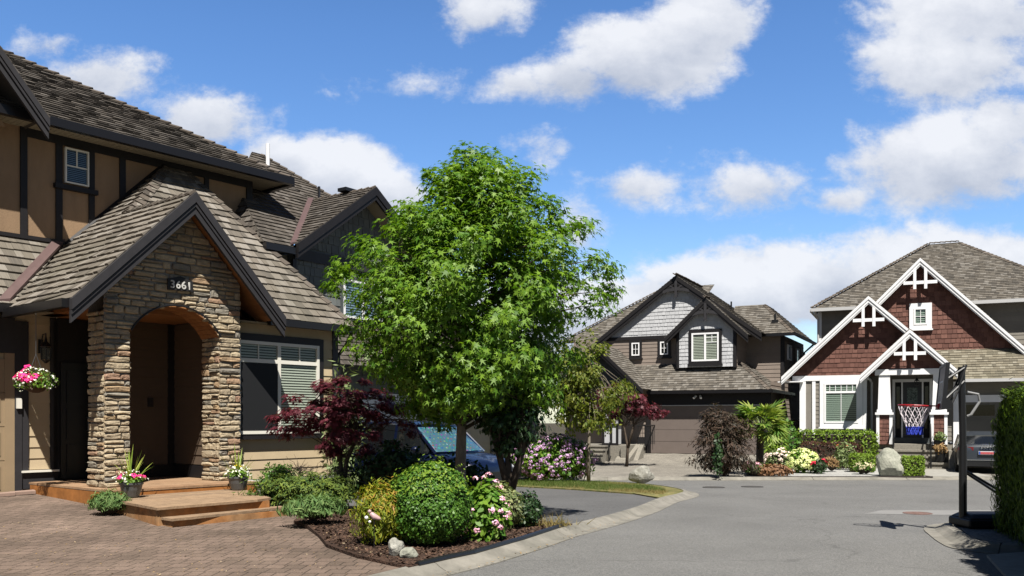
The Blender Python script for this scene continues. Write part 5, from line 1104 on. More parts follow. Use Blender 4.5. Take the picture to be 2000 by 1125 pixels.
small_tree('young_tree', 'slender young tree with sparse olive leaves on the grass verge', (2.17, 25.4, -.2),
    [[(0, 0, -.1), (0, 0, .8), (.03, 0, 1.6), (0, 0, 2.6), (-.1, 0, 3.5)]],
    [(-.35, 0, 3.5, .95, .8, .8), (.0, 0, 2.6, 1.1, .9, .8), (-.8, 0, 2.2, .7, .7, .6), (.75, 0, 2.4, .5, .6, .55), (-.1, 0, 1.75, .85, .7, .35), (-.5, 0, 2.9, .8, .7, .7)], 'leaf_slim', 'oval', .115, 8200, 31, bark='bark_pale', r0=.06, clump=.26, flat=.8, nb=150)
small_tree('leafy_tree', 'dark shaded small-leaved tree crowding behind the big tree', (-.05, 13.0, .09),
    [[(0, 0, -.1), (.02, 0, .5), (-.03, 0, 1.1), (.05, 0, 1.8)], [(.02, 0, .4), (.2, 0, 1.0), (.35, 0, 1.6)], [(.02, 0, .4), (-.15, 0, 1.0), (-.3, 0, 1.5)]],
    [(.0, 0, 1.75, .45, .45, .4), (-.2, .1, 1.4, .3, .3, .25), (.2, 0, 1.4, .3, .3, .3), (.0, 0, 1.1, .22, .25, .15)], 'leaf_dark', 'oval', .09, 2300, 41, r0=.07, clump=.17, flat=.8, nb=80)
small_tree('japanese_maple', 'dark red maple over the brown house entry stairs', (4.55, 35.6, -.35),
    [[(0, 0, -.1), (.05, 0, .8), (-.1, 0, 1.6), (-.5, 0, 2.3)], [(.05, 0, .8), (.3, 0, 1.7), (.7, 0, 2.2)]],
    [(-.4, 0, 2.95, .95, .7, .45), (.35, 0, 2.5, .85, .7, .4), (1.0, 0, 2.2, .6, .5, .22), (-.7, 0, 2.2, .7, .6, .45)], 'leaf_maple', 'palmate', .15, 3600, 51, r0=.07, clump=.25, flat=.5, nb=95)
# feathery dark maple
small_tree('laceleaf_maple', 'feathery dark bronze shrub-like maple at the driveway edge', (6.85, 28.9, -.3),
    [[(0, 0, -.1), (0, 0, .6), (-.2, 0, 1.4)], [(0, 0, .3), (.3, 0, 1.2), (.2, 0, 1.9)]],
    [(0, 0, 1.1, .8, .7, .9), (-.15, 0, 1.95, .6, .5, .4), (.3, 0, 1.5, .6, .6, .5), (-.45, 0, .55, .6, .5, .5), (.3, 0, .5, .7, .5, .5), (-.5, 0, 1.3, .5, .4, .4)], 'leaf_maple_dark', 'spray', .15, 6000, 61, r0=.06, clump=.22, flat=.7, nb=150, tipz=-.5, up=.4)
# ---- palm
def palm():
    rng = np.random.default_rng(5); base = V((8.35, 30.2, -.3)); t = thing('palm_tree', 'fan palm with shaggy trunk behind the dark bronze maple', 'palm', base); P, Nn, D, S = [], [], [], []; st = MB()
    top = base + V((.05, 0, 1.75))
    for i in range(24):
        a = i * 2.4; el = .95 - 1.5 * (i / 24); d = V((math.cos(a) * math.cos(el), math.sin(a) * math.cos(el), math.sin(el))); L = .42 + .2 * rng.random(); c = top + d * L - V((0, 0, .05 * i / 24)); st.tube([top - V((0, 0, .2)), top + d * L * .6 + V((0, 0, .05)), c], [.014, .01, .007], 4)
        side = d.cross(V((0, 0, 1))).normalized(); nn = side.cross(d).normalized(); dr = d - V((0, 0, .25 + .3 * (el < .1)))
        for k in range(26):
            b = (k / 25 - .5) * 3.7; v = dr * math.cos(b) + side * math.sin(b) - V((0, 0, .22 * abs(math.sin(b)) + .08)); P.append(c[:]); D.append(v[:]); Nn.append((nn + side * .35 * (1 if k % 2 else -1))[:]); S.append(.55 * (1 - .18 * abs(b) / 1.85) * rng.uniform(.9, 1.08))
    leaf_mesh('fronds', MATS['leaf_palm'], P, Nn, D, np.array(S), 'lance', t, curl=.3); st.build('leaf_stalks', MATS['leaf_palm'], t)
    b = MB(); b.tube([base - V((0, 0, .1)), base + V((0, 0, .8)), top], [.14, .12, .13], 10); tk = b.build('trunk', MATS['bark_dark'], t)
    P = np.array(base) + np.c_[rng.normal(0, .1, 260), rng.normal(0, .1, 260), rng.uniform(.2, 1.75, 260)]; leaf_mesh('trunk_fibre', mat('fibre', (.22, .14, .07), .9, col2=(.12, .075, .04)), P, P - np.array(base) * [1, 1, 0] - [0, 0, 1], np.c_[rng.normal(0, .5, 260), rng.normal(0, .5, 260), -np.ones(260)], rng.uniform(.12, .25, 260), 'lance', tk)
palm()
# ---- shrubs of the near bed
bush('boxwood', 'big round bright green boxwood bush in the mulch bed', 'bush', (-.95, 10.5, .09), (.475, .46, .5), MATS['leaf_box'], 'round', .029, 20000, 1, amp=.065, depth=.22, up=.15, f=3.2, core=.84)
bush('heavenly_bamboo', 'golden and copper tipped bush left of the round boxwood', 'bush', (-1.52, 10.45, .09), (.31, .3, .36), MATS['leaf_gold'], 'lance', .075, 5200, 2, amp=.22, depth=.4, up=.3, core=.6, tip='up')
bx = [q for q in COL.objects if q.name == 'boxwood'][0]
rng = np.random.default_rng(78); P, nr = shell(rng, (-.95, 10.5, .56), (.475, .46, .49), 2600, 1, .065, .1, 3.2, .3, .25); P = P + nr * (rng.random((len(P), 1)) ** 6) * .09
leaf_mesh('new_growth', MATS['leaf_box_light'], P, nr + rdirs(rng, len(P)) * .6, nr + [0, 0, .9] + rdirs(rng, len(P)) * .4, rng.uniform(.03, .055, len(P)), 'oval', bx)
rng = np.random.default_rng(77); P, nr = shell(rng, (-1.47, 10.42, .5), (.33, .3, .33), 420, 2, .2, .2, 2.4, .3, .0)
leaf_mesh('copper_leaves', MATS['leaf_copper'], P, nr + rdirs(rng, len(P)) * .6, nr + [0, 0, .8] + rdirs(rng, len(P)) * .4, rng.uniform(.05, .09, len(P)), 'lance', [q for q in COL.objects if q.name.startswith('heavenly')][0])
def blooms(root, c, r, heads, size, m, seed, petals=22, hr=.055, zmin=-.3, name='flowers', amp=.15, pet='petal', face=None):
    rng = np.random.default_rng(seed); hp, hn = shell(rng, c, r, heads, seed, amp, .12, 2.4, .35, zmin); P, Nn, D = [], [], []
    if face is not None:
        k = hn @ np.array(face) > -.2; hp, hn = hp[k], hn[k]
    for p, n in zip(hp, hn):
        d = rdirs(rng, petals); d = d * np.sign(np.sum(d * n, axis=1, keepdims=True)); P.append(p + d * hr * np.array([1, 1, .75])); Nn.append(d + n * .5 + rdirs(rng, petals) * .3); D.append(rdirs(rng, petals))
    return tag(leaf_mesh(name, m, np.vstack(P), np.vstack(Nn), np.vstack(D), size * rng.uniform(.7, 1.2, sum(len(x) for x in P)), pet, root, curl=.05), kind='stuff')
h = bush('hydrangea', 'small hydrangea with pink lacecap flowers right of the boxwood', 'bush', (-.33, 10.95, .08), (.27, .26, .36), MATS['leaf_hyd'], 'oval', .1, 900, 3, amp=.15, depth=.4, up=.5, core=.6)
blooms(h, (-.33, 10.92, .47), (.31, .3, .41), 24, .024, MATS['bloom_pink'], 4, hr=.04, zmin=-.6)
bush('variegated_shrub', 'cream and green variegated shrub beside the tree trunk', 'bush', (-.18, 12.0, .08), (.31, .28, .32), MATS['leaf_varieg'], 'oval', .05, 3000, 5, amp=.12, depth=.3, core=.8)
bush('evergreen_shrub', 'small dark evergreen shrub at the asphalt driveway corner', 'bush', (.2, 12.35, .08), (.2, .2, .24), MATS['leaf_dark'], 'oval', .05, 1500, 6, amp=.2, depth=.35)
bush('lavender', 'low grey-green lavender clump at the paver edge', 'bush', (-2.72, 12.35, .1), (.42, .32, .2), MATS['leaf_lav'], 'lance', .13, 1900, 7, amp=.2, depth=.7, tip='up', core=.55, zmin=-.4)
bush('juniper', 'wide spreading juniper with layered sprays beside the steps', 'bush', (-3.35, 14.6, .13), (.76, .5, .27), MATS['leaf_juniper'], 'spray', .085, 9000, 8, amp=.32, depth=.4, up=.6, core=.66, f=3.8)
bush('evergreen_shrub', 'rounded green shrub between the right planter and juniper', 'bush', (-4.05, 15.6, .17), (.34, .3, .32), MATS['leaf_box'], 'oval', .05, 1800, 9, amp=.2, depth=.3)
bush('thyme_clump', 'soft grey-green clump growing against the wooden steps', 'bush', (-5.98, 13.3, .1), (.29, .24, .2), MATS['leaf_lav'], 'lance', .09, 2000, 10, amp=.15, depth=.5, tip='up', core=.6, zmin=-.4)
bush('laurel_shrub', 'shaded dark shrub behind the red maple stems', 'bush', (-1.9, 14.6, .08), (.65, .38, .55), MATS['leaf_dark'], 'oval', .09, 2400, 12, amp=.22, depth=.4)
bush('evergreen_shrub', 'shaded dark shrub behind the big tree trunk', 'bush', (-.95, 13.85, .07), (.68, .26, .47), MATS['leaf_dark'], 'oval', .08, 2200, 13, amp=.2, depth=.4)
bush('willow_shrub', 'tall pale-leaved shrub at the corner of the stone-porch house', 'bush', (-3.42, 18.3, .1), (.4, .3, 1.3), MATS['leaf_olive'], 'lance', .17, 1100, 14, amp=.25, depth=.8, core=.45, rnd=.9)
h = bush('hydrangea', 'large hydrangea covered in mauve flowers on the verge', 'bush', (1.22, 26.2, -.22), (1.15, .7, .68), MATS['leaf_hyd'], 'oval', .13, 3200, 15, amp=.1, depth=.3, core=.8)
blooms(h, (1.22, 26.15, .42), (1.17, .72, .70), 420, .04, MATS['bloom_mauve'], 16, hr=.06, petals=14, zmin=-.75, amp=.1, face=(0, -1, .3))
def twigs():
    rr = random.Random(3); base = V((-3.92, 16.5, .15)); t = thing('dead_shrub', 'bare brown dead shrub against the tan siding', 'shrub', base); b = MB()
    b.tube([base, base + V((0, 0, .3)), base + V((.03, 0, .55))], [.035, .03, .02], 6); b.tube([base + V((0, 0, .15)), base + V((.18, 0, .25)), base + V((.24, 0, .45))], [.025, .02, .012], 6); b.build('stem', MATS['bark_dark'], t); b = MB()
    for i in range(46):
        s = base + V((rr.choice((0, 0, .2)), 0, rr.uniform(.2, .5))); limb(b, s, s + V((rr.gauss(0, .22), rr.gauss(0, .12), rr.uniform(.02, .3))), .007, .002, rr, 4, wig=.25)
    b.build('twig_sprays', MATS['bark_dark'], t)
twigs()
# ---- hedge on the right
def hedge():
    rng = np.random.default_rng(9); c0 = V((6.42, 11.75, 0)); d = V((-.32, -.947, 0)); r = V((.947, -.32, 0)); L, Wd = 6.4, 1.5
    t = thing('hedge', 'tall clipped cedar hedge at the right edge', 'hedge', c0)
    def top(l): return 1.66 + .1 * math.sin(l * 5.3) + .06 * math.sin(l * 13.7 + 1) + (.12 * min(1, l) if l < 2.0 else (-.9 if l < 2.35 else .55 + .12 * math.sin(l * 9)))
    P, Nn = [], []
    n = 70000
    for i in range(n):
        l = L * rng.random() ** 1.5; f = rng.random(); T_ = top(l)
        k = .07 * mnoise.noise(V((l * 3, f * 5, 0)))*2 + rng.normal(0, .025)
        if f < .5: z = rng.random() ** .85 * T_; p = c0 + d * l - r * k; nn = -r
        elif f < .75: w = rng.random() * Wd; p = c0 + d * l + r * w; z = T_ + k + rng.random() * .1; nn = V((0, 0, 1))
        else: w = rng.random() * Wd; p = c0 - d * (k + .02) + r * w; z = rng.random() ** .85 * top(0); nn = -d
        edge = .13 * max(0, (z - T_ + .3) / .3) if f < .5 or f >= .75 else 0
        p = p - nn * edge * (f < .5 or f >= .75); P.append((p.x, p.y, max(.03, z + .06))); Nn.append(nn[:])
    P = np.array(P); Nn = np.array(Nn); D = Nn * .5 + [0, 0, 1.0] + rdirs(rng, n) * .45
    leaf_mesh('foliage', MATS['leaf_cedar'], P, Nn + rdirs(rng, n) * .6, D, (.062 + .05 * (np.hypot(P[:, 0] - c0.x, P[:, 1] - c0.y) > 3.2)) * rng.uniform(.6, 1.3, n), 'spray', t)
    b = MB(); l = 0
    while l < L - .01:
        l2 = l + .16; T_ = top((l + l2) / 2) - .08; b.prism([c0 + d * (l + .08) + r * .1, c0 + d * (l2 + .08) + r * .1, c0 + d * (l2 + .08) + r * (Wd - .1), c0 + d * (l + .08) + r * (Wd - .1)], (0, 0, T_)); l = l2
    b.build('twigs', mat('twig_green', (.012, .02, .006), .95), t)
hedge()
# ---- garden of the red-gabled house
Cg = lambda px, Z, z=-.29: ((px - 1000) / 1750 * Z, Z, z)
def hedge_row(name, label, c, rx, ry, h, lm, shape, size, n, seed, tip='out'):
    return bush(name, label, 'hedge', c, (rx, ry, h / 1.92), lm, shape, size, n, seed, amp=.1, depth=.25, core=.85, f=1.8, tip=tip)
def boxhedge(name, label, c, hx, hy, h, lm, shape, size, n, seed, rnd_=.25, yaw=-.42, cat='hedge'):
    """a clipped hedge: rounded box with a rough leafy surface"""
    rng = np.random.default_rng(seed); c = V(c); t = thing(name, label, cat, c); P = rng.uniform(-1, 1, (n, 3)); ax = rng.integers(0, 3, n); sg = rng.choice((-1., 1.), n)
    P[np.arange(n), ax] = sg; P = P / np.maximum(1, (np.abs(P) ** 6).sum(1, keepdims=True) ** (1 / 6)); nr = np.sign(P) * np.abs(P) ** 5; k = 1 + rng.normal(0, .04, (n, 1)) - .12 * rng.random((n, 1)); P = P * k
    Q = P * [hx, hy, h / 2] + [0, 0, h / 2]; Q[:, 2] += .05 * lump(Q, seed, 2.5) ; Q[:, 2] = np.maximum(Q[:, 2], .01); ca, sa = math.cos(yaw), math.sin(yaw); rot = np.array([[ca, -sa, 0], [sa, ca, 0], [0, 0, 1]])
    Q = Q @ rot.T + np.array(c); nr = nr @ rot.T; leaf_mesh('foliage', lm, Q, nr + rdirs(rng, n) * .7, nr + [0, 0, .4] + rdirs(rng, n) * .6, size * rng.uniform(.6, 1.25, n), shape, t)
    b = MB(); T = lambda x, y, z: c + V(tuple(rot @ np.array([x, y, z]))); b.box(T, -hx * .86, hx * .86, -hy * .86, hy * .86, 0, h * .88); b.build('twigs', MATS['twig'], t); return t
boxhedge('hedge', 'bright green hedge under the white front window', (12.75, 35.4, -.29), 1.55, .35, 1.42, MATS['leaf_box_light'], 'oval', .1, 4200, 71)
boxhedge('hedge', 'dark red barberry hedge in front of the green hedge', (12.0, 34.5, -.29), 1.35, .35, .98, MATS['leaf_barberry'], 'oval', .09, 3600, 72)
h = bush('rose_bush', 'rose bush with orange and pink blooms before the barberry', 'bush', Cg(1650, 33), (.42, .35, .52), MATS['leaf_olive'], 'oval', .1, 800, 73, amp=.2, depth=.6, core=.4)
c = Cg(1650, 33); blooms(h, (c[0], c[1], .25), (.4, .35, .5), 7, .06, MATS['bloom_orange'], 74, hr=.05, zmin=.2, petals=12); blooms(h, (c[0], c[1] - .1, 0.0), (.4, .35, .4), 8, .06, MATS['bloom_blush'], 75, hr=.06, petals=12)
boxhedge('boxwood', 'low clipped boxwood mound left of the boulder', (12.35, 31.6, -.29), .42, .4, .62, MATS['leaf_box_light'], 'round', .055, 3000, 76, cat='bush')
boxhedge('boxwood', 'clipped square boxwood right of the boulder', (13.05, 29.2, -.29), .35, .36, .66, MATS['leaf_box_light'], 'round', .055, 2800, 77, cat='bush')
h = bush('santolina', 'small bush of faded cream flowers before the boulder', 'bush', Cg(1687, 30.2), (.33, .28, .2), MATS['leaf_box'], 'lance', .1, 900, 78, depth=.4, tip='up', zmin=-.3)
c = Cg(1687, 30.2); blooms(h, (c[0], c[1], -.1), (.32, .28, .22), 70, .035, MATS['bloom_cream'], 79, hr=.03, petals=7, zmin=.1)
h = bush('hydrangea', 'hydrangea with big lime-white flower heads in the gravel bed', 'bush', Cg(1568, 31.0), (.5, .42, .42), MATS['leaf_hyd'], 'oval', .11, 900, 80, depth=.3)
c = Cg(1568, 31.0); blooms(h, (c[0], c[1], .1), (.52, .44, .43), 120, .06, MATS['bloom_lime'], 81, hr=.085, petals=22, zmin=-.6, face=(-.3, -1, .3))
h = bush('rose_bush', 'pink rose bush beside the lime-white hydrangea', 'bush', Cg(1520, 31.8), (.45, .35, .42), MATS['leaf_olive'], 'oval', .09, 700, 82, depth=.5)
c = Cg(1520, 31.8); blooms(h, (c[0], c[1], .12), (.46, .37, .44), 34, .06, MATS['bloom_blush'], 83, hr=.07, petals=14, zmin=-.3, face=(-.3, -1, .3))
h = bush('rose_bush', 'small dark red rose right of the lime-white hydrangea', 'bush', Cg(1600, 30.5), (.24, .22, .27), MATS['leaf_dark'], 'oval', .09, 420, 84, depth=.5)
c = Cg(1600, 30.5); blooms(h, (c[0], c[1], .0), (.25, .23, .28), 14, .05, MATS['bloom_red'], 85, hr=.045, petals=12, face=(-.3, -1, .3))
bush('coral_bells', 'low peach-brown leafy mound at the kerb edge', 'bush', Cg(1510, 29.1), (.58, .34, .2), MATS['peach_leaf'], 'round', .1, 1500, 86, amp=.2, depth=.35, zmin=-.4)
h = bush('sedum_clump', 'low green clump with dusky pink flowers at the kerb', 'bush', Cg(1472, 29.2), (.38, .3, .22), MATS['leaf_lav'], 'lance', .12, 700, 87, tip='up', zmin=-.4)
c = Cg(1468, 29.2); blooms(h, (c[0], c[1], -.05), (.36, .3, .25), 16, .05, MATS['bloom_pink'], 88, hr=.05, petals=12, zmin=0)
bush('young_conifer', 'bright green young conifer beside the palm trunk', 'bush', Cg(1515, 33.0), (.36, .36, .75), MATS['leaf_box_light'], 'spray', .2, 700, 89, amp=.25, depth=.6)
bush('laurel_shrub', 'leafy green shrub behind the palm by the brown house', 'bush', Cg(1535, 34.8), (.5, .4, .95), MATS['leaf_box'], 'oval', .16, 900, 90, amp=.2, depth=.5)
bush('euphorbia', 'upright blue-green plant growing through the bronze maple', 'bush', Cg(1402, 28.1), (.13, .12, .7), MATS['leaf_dark'], 'oval', .12, 240, 91, amp=.3, depth=.6, core=.3)
bush('ornamental_grass', 'small brown grass tuft at the back of the gravel bed', 'bush', Cg(1625, 31.6), (.22, .2, .24), mat('leaf_brown', (.16, .09, .04), .8, col2=(.26, .17, .07)), 'lance', .2, 350, 92, tip='up', zmin=-.3)

# ================= rocks
def rock(label, c, r, m, seed, sub=3, cat='rock', name='rock', flat=.25):
    b = MB(); b.blob((c[0], c[1], c[2] + r[2] * .7), r, sub + 1, .15, 1.2, seed, flat=flat)
    o = b.build(name, MATS[m], None, origin=c, smooth=True); o.data.set_sharp_from_angle(angle=math.radians(24)); return tag(o, label, cat)
rock('round brown-grey rock at the bed edge left of a paler one', (-1.235, 9.55, .09), (.085, .08, .115), 'granite', 2)
rock('pale angular rock leaning beside a browner one', (-1.085, 9.42, .08), (.105, .08, .085), 'granite_green', 5)
rock('white jagged rock lying on the grass verge', (3.6, 25.0, -.16), (.36, .26, .26), 'granite', 9)
rock('large smooth grey boulder standing before the entry stairs', (12.35, 29.3, -.3), (.48, .4, .52), 'granite_green', 12, name='boulder', flat=.2)
rock('small grey rock among the roadside flowers', (7.95, 29.6, -.3), (.28, .2, .22), 'granite', 14)
for x, y in ((-6.65, 0), (0, 0)): pass
for k, (s, n, w, l) in enumerate(((-.1, -2.15, .4, .22), (-.45, -2.05, .35, .2), (.3, -2.1, .33, .22))):
    b = MB(); z = zA(*A(s, n, 0)[:2]); b.prism([A(s - w / 2, n - l / 2, z + .005), A(s + w / 2, n - l / 2 + .04, z + .02), A(s + w / 2 - .05, n + l / 2, z + .005), A(s - w / 2 + .04, n + l / 2 - .02, z)], (0, 0, .05)); o = b.build('loose_paver', mat('loose_paver', (.36, .25, .20), .9, noise=(20, .2)), None, origin=A(s, n, z))
    tag(o, 'loose reddish paver lying by the garage trim', 'paver', 'loose pavers by the garage')

# ================= planters and hanging basket
def planter(label, c, seed, yaw=0, extra='bloom_magenta', amt=7, spikes=26):
    rng = np.random.default_rng(seed); c = V(c); t = thing('planter', label, 'planter', c)
    b = MB(); b.lathe(c, [(.10, 0), (.115, .02), (.15, .12), (.165, .2), (.18, .205), (.18, .235), (.165, .235), (.155, .2)], 20); b.build('pot', MATS['zinc'], t, smooth=False)
    b = MB(); b.lathe(c, [(.01, .205), (.155, .206)], 16); b.build('potting_soil', SOIL, t)
    P = np.tile(np.array(c) + [0, 0, .2], (spikes, 1)) + rng.normal(0, .02, (spikes, 3)); a = rng.uniform(0, 6.28, spikes); e = rng.uniform(.05, 1.1, spikes) ** 1.0; D = np.c_[np.cos(a) * np.sin(e), np.sin(a) * np.sin(e), np.cos(e)]
    V_, NN = [], []
    b = MB()
    for i in range(spikes):
        d = V(D[i]); p = V(P[i]); L = rng.uniform(.4, .62); sd = d.cross(V((0, 0, 1))).normalized() if abs(d.z) < .99 else V((1, 0, 0)); prev = None; k = 6
        for j in range(k + 1):
            f = j / k; q = p + d * L * f - V((0, 0, .28 * (1 - d.z) * f * f * L * 2)); w = .017 * (1 - f) ** .7 + .001
            if prev: b.face([prev[0], prev[1], q + sd * w, q - sd * w])
            prev = (q - sd * w, q + sd * w)
    b.build('spiky_leaves', MATS['leaf_spike'], t, fix=False)
    P, nr = shell(rng, c + V((0, 0, .26)), (.2, .2, .12), 420, seed, .2, .5, 2.4, .5, -.2); leaf_mesh('foliage', MATS['leaf_hyd'], P, nr + rdirs(rng, len(P)) * .6, nr + rdirs(rng, len(P)) * .5, rng.uniform(.03, .06, len(P)), 'oval', t)
    cc = (c.x, c.y, c.z + .28); blooms(t, cc, (.2, .2, .12), amt, .034, MATS[extra], seed, hr=.042, petals=20, zmin=.0); blooms(t, cc, (.23, .23, .15), 75, .024, MATS['bloom_white'], seed + 1, hr=.012, petals=4, zmin=-.2)
    return t
planter('grey pot with spiky leaves and magenta flowers by the left stone pillar', A(.22, .95, .347), 101)
planter('grey pot with spiky leaves and yellow flowers by the right stone pillar', A(2.12, .95, .347), 105, extra='bloom_yellow', amt=4)
def basket():
    rng = np.random.default_rng(55); c = A(-.40, -.95, 2.12); t = thing('hanging_basket', 'hanging basket of pink and white flowers by the garage', 'flower basket', c)
    b = MB(); b.lathe(c, [(.05, -.13), (.12, -.1), (.17, -.02), (.18, .03), (.165, .03)], 14); b.build('basket', mat('wicker', (.10, .055, .03), .9, bump=(60, .8)), t)
    b = MB(); hk = A(-.40, -.95, 3.32)
    for a in (0, 2.1, 4.2): b.tube([c + V((.17 * math.cos(a), .17 * math.sin(a), .03)), c + V((0, 0, .5))], .004, 4)
    b.tube([c + V((0, 0, .5)), hk], .005, 4); b.build('hanger', MATS['zinc'], t)
    P, nr = shell(rng, c + V((0, 0, .06)), (.3, .3, .17), 700, 3, .25, .6, 2.4, .2, -.7); leaf_mesh('foliage', MATS['leaf_hyd'], P, nr + rdirs(rng, len(P)) * .7, nr + rdirs(rng, len(P)) * .5, rng.uniform(.03, .06, len(P)), 'oval', t)
    cc = (c.x, c.y, c.z + .08); blooms(t, cc, (.31, .31, .2), 24, .045, MATS['bloom_magenta'], 7, hr=.055, petals=20, zmin=-.1); blooms(t, cc, (.32, .32, .2), 110, .024, MATS['bloom_white'], 8, hr=.015, petals=4, zmin=-.8, name='small_flowers')
basket()
for lab, s, n, z, sd in (('black step planter with green plant left of the entry stairs', 2.62, .95, .17, 1), ('black step planter with reddish plant right of the stairs rail', 5.05, 1.45, -.05, 2), ('upper black planter with yellow-green plant on the entry stairs', 5.05, .75, .39, 3)):
    c = C(s, n, z); rng = np.random.default_rng(sd + 200); t = thing('planter', lab, 'planter', c); b = MB(); b.lathe(c, [(.13, 0), (.19, .05), (.2, .34), (.215, .35), (.215, .4), (.18, .4)], 4 if sd > 1 else 14); b.build('pot', MATS['black_metal'], t)
    P, nr = shell(rng, c + V((0, 0, .48)), (.24, .24, .2), 180, sd, .2, .5); leaf_mesh('foliage', MATS[('leaf_olive', 'leaf_brown', 'leaf_olive')[sd - 1]], P, nr + rdirs(rng, len(P)) * .6, nr + [0, 0, .6], rng.uniform(.08, .15, len(P)), 'oval', t)
# garden ornament in the golden bush
c = V((-1.56, 10.14, .1)); t = thing('garden_ornament', 'pale pink bird ornament on a stake before the golden bush', 'ornament', c)
b = MB(); b.tube([c, c + V((0, 0, .32))], .006, 5); b.build('stake', MATS['black_metal'], t)
b = MB(); b.tube([c + V((-.055, 0, .40)), c + V((-.03, 0, .385)), c + V((.0, 0, .355)), c + V((.05, 0, .335)), c + V((.095, 0, .32))], [.012, .028, .036, .024, .006], 10); b.blob(c + V((-.05, -.01, .415)), (.022, .02, .022), 2, 0, 1); b.build('bird', mat('ornament_pink', (.62, .42, .42), .4), t, smooth=True)
b = MB(); b.blob(c + V((-.085, -.02, .345)), (.022, .02, .022), 2, 0, 1); b.blob(c + V((-.045, -.03, .3)), (.016, .015, .016), 2, 0, 1); b.build('ball', MATS['white_paint'], t, smooth=True)

# ================= ground litter
rng = np.random.default_rng(1)
def scatter(poly, n, zf, rng):
    xs = [p[0] for p in poly]; ys = [p[1] for p in poly]; out = []
    while len(out) < n:
        x, y = rng.uniform(min(xs), max(xs)), rng.uniform(min(ys), max(ys)); c = False; j = len(poly) - 1
        for i in range(len(poly)):
            if (poly[i][1] > y) != (poly[j][1] > y) and x < (poly[j][0] - poly[i][0]) * (y - poly[i][1]) / (poly[j][1] - poly[i][1]) + poly[i][0]: c = not c
            j = i
        if c: out.append((x, y, zf(x, y)))
    return np.array(out)
BEDP = [(-1.02, 8.9), (-.5, 9.75), (.07, 10.9), (.62, 12.15), (.8, 12.55), (.2, 13.1), (-1.2, 14.0), (-3.2, 14.8), (-3.1, 12.9), (-2.72, 12.1), (-2.4, 11.28), (-2.12, 10.4), (-1.62, 9.6)]
P = scatter(BEDP, 9000, lambda x, y: zbed(x, y) + .012, rng); n = len(P)
tag(leaf_mesh('mulch_chips', mat('mulch_chip', (.03, .018, .012), .9, col2=(.15, .085, .055)), P, np.c_[rng.normal(0, .45, (n, 2)), np.ones(n)], rdirs(rng, n), rng.uniform(.015, .055, n), 'chip', curl=0), 'brown wood mulch chips covering the garden bed', 'mulch', kind='stuff')
P = scatter(BEDP, 350, lambda x, y: zbed(x, y) + .02, rng); n = len(P)
P2 = scatter([(-1.1, 8.7), (-2, 9.6), (-2.6, 11.3), (-4, 11.5), (-7, 12.5), (-7, 8), (-3, 5.5)], 900, lambda x, y: zA(x, y) + .006, rng); P = np.vstack([P, P2])
P3 = np.array([(KL[i][0] * (1 - f) + KL[i + 1][0] * f + rng.normal(.28, .05), KL[i][1] * (1 - f) + KL[i + 1][1] * f - .1, .03) for i in range(3, 9) for f in rng.random(28)]); P = np.vstack([P, P3]); n = len(P)
tag(leaf_mesh('fallen_leaves', mat('dry_leaf', (.35, .22, .08), .8, col2=(.42, .33, .22)), P, np.c_[rng.normal(0, .3, (n, 2)), np.ones(n)], rdirs(rng, n), rng.uniform(.012, .035, n), 'oval', curl=.1), 'dry yellow fallen leaf bits on bed pavers and gutter', 'leaf litter', kind='stuff')
VP = KL[11:20] + [(-3, 26.9), (-1.0, 25.2), (0, 23.7), (1.5, 22.1), (2.75, 20.3)]
VP = [(3.3, 19.6), (3.6, 20.7), (3.7, 22.2), (3.5, 23.6), (2.9, 25), (2, 26), (.5, 26.6), (-1, 25.4), (0, 23.8), (1.5, 22.2), (2.75, 20.4)]
P = scatter(VP, 15000, lambda x, y: gz(y) + .09, rng); dry = np.array([mnoise.noise(V((x * .8, y * .8, 4))) + .45 * (22.6 - y - .5 * (x - 2)) * .5 for x, y, z in P]); n = len(P)
for nm, sel, m, lab in (('grass', dry < .1, mat('grass', (.06, .12, .015), .7, col2=(.14, .19, .03), transl=.2), 'short green grass on the verge'), ('dry_grass', dry >= .1, mat('dry_grass', (.36, .27, .10), .8, col2=(.22, .19, .06), transl=.2), 'straw coloured dry grass at the verge edge')):
    Q = P[sel]; k = len(Q); tag(leaf_mesh(nm, m, Q, np.c_[rng.normal(0, 1, (k, 2)), np.full(k, .2)], np.c_[rng.normal(0, .6, (k, 2)), np.ones(k)], rng.uniform(.04, .11, k), 'needle', curl=.2), lab, 'grass', kind='stuff')
c = V((.55, 12.35, .1)); P = np.tile(np.array(c), (220, 1)) + np.c_[rng.normal(0, .16, 220), rng.normal(0, .14, 220), np.zeros(220)]
tag(leaf_mesh('dry_grass_tuft', MATS['dry_grass'], P, rdirs(rng, 220), np.c_[rng.normal(0, .7, (220, 2)), np.ones(220)], rng.uniform(.08, .2, 220), 'needle', origin=c, curl=.5), 'straw coloured grass tuft beside the kerb at bed corner', 'grass', kind='stuff')
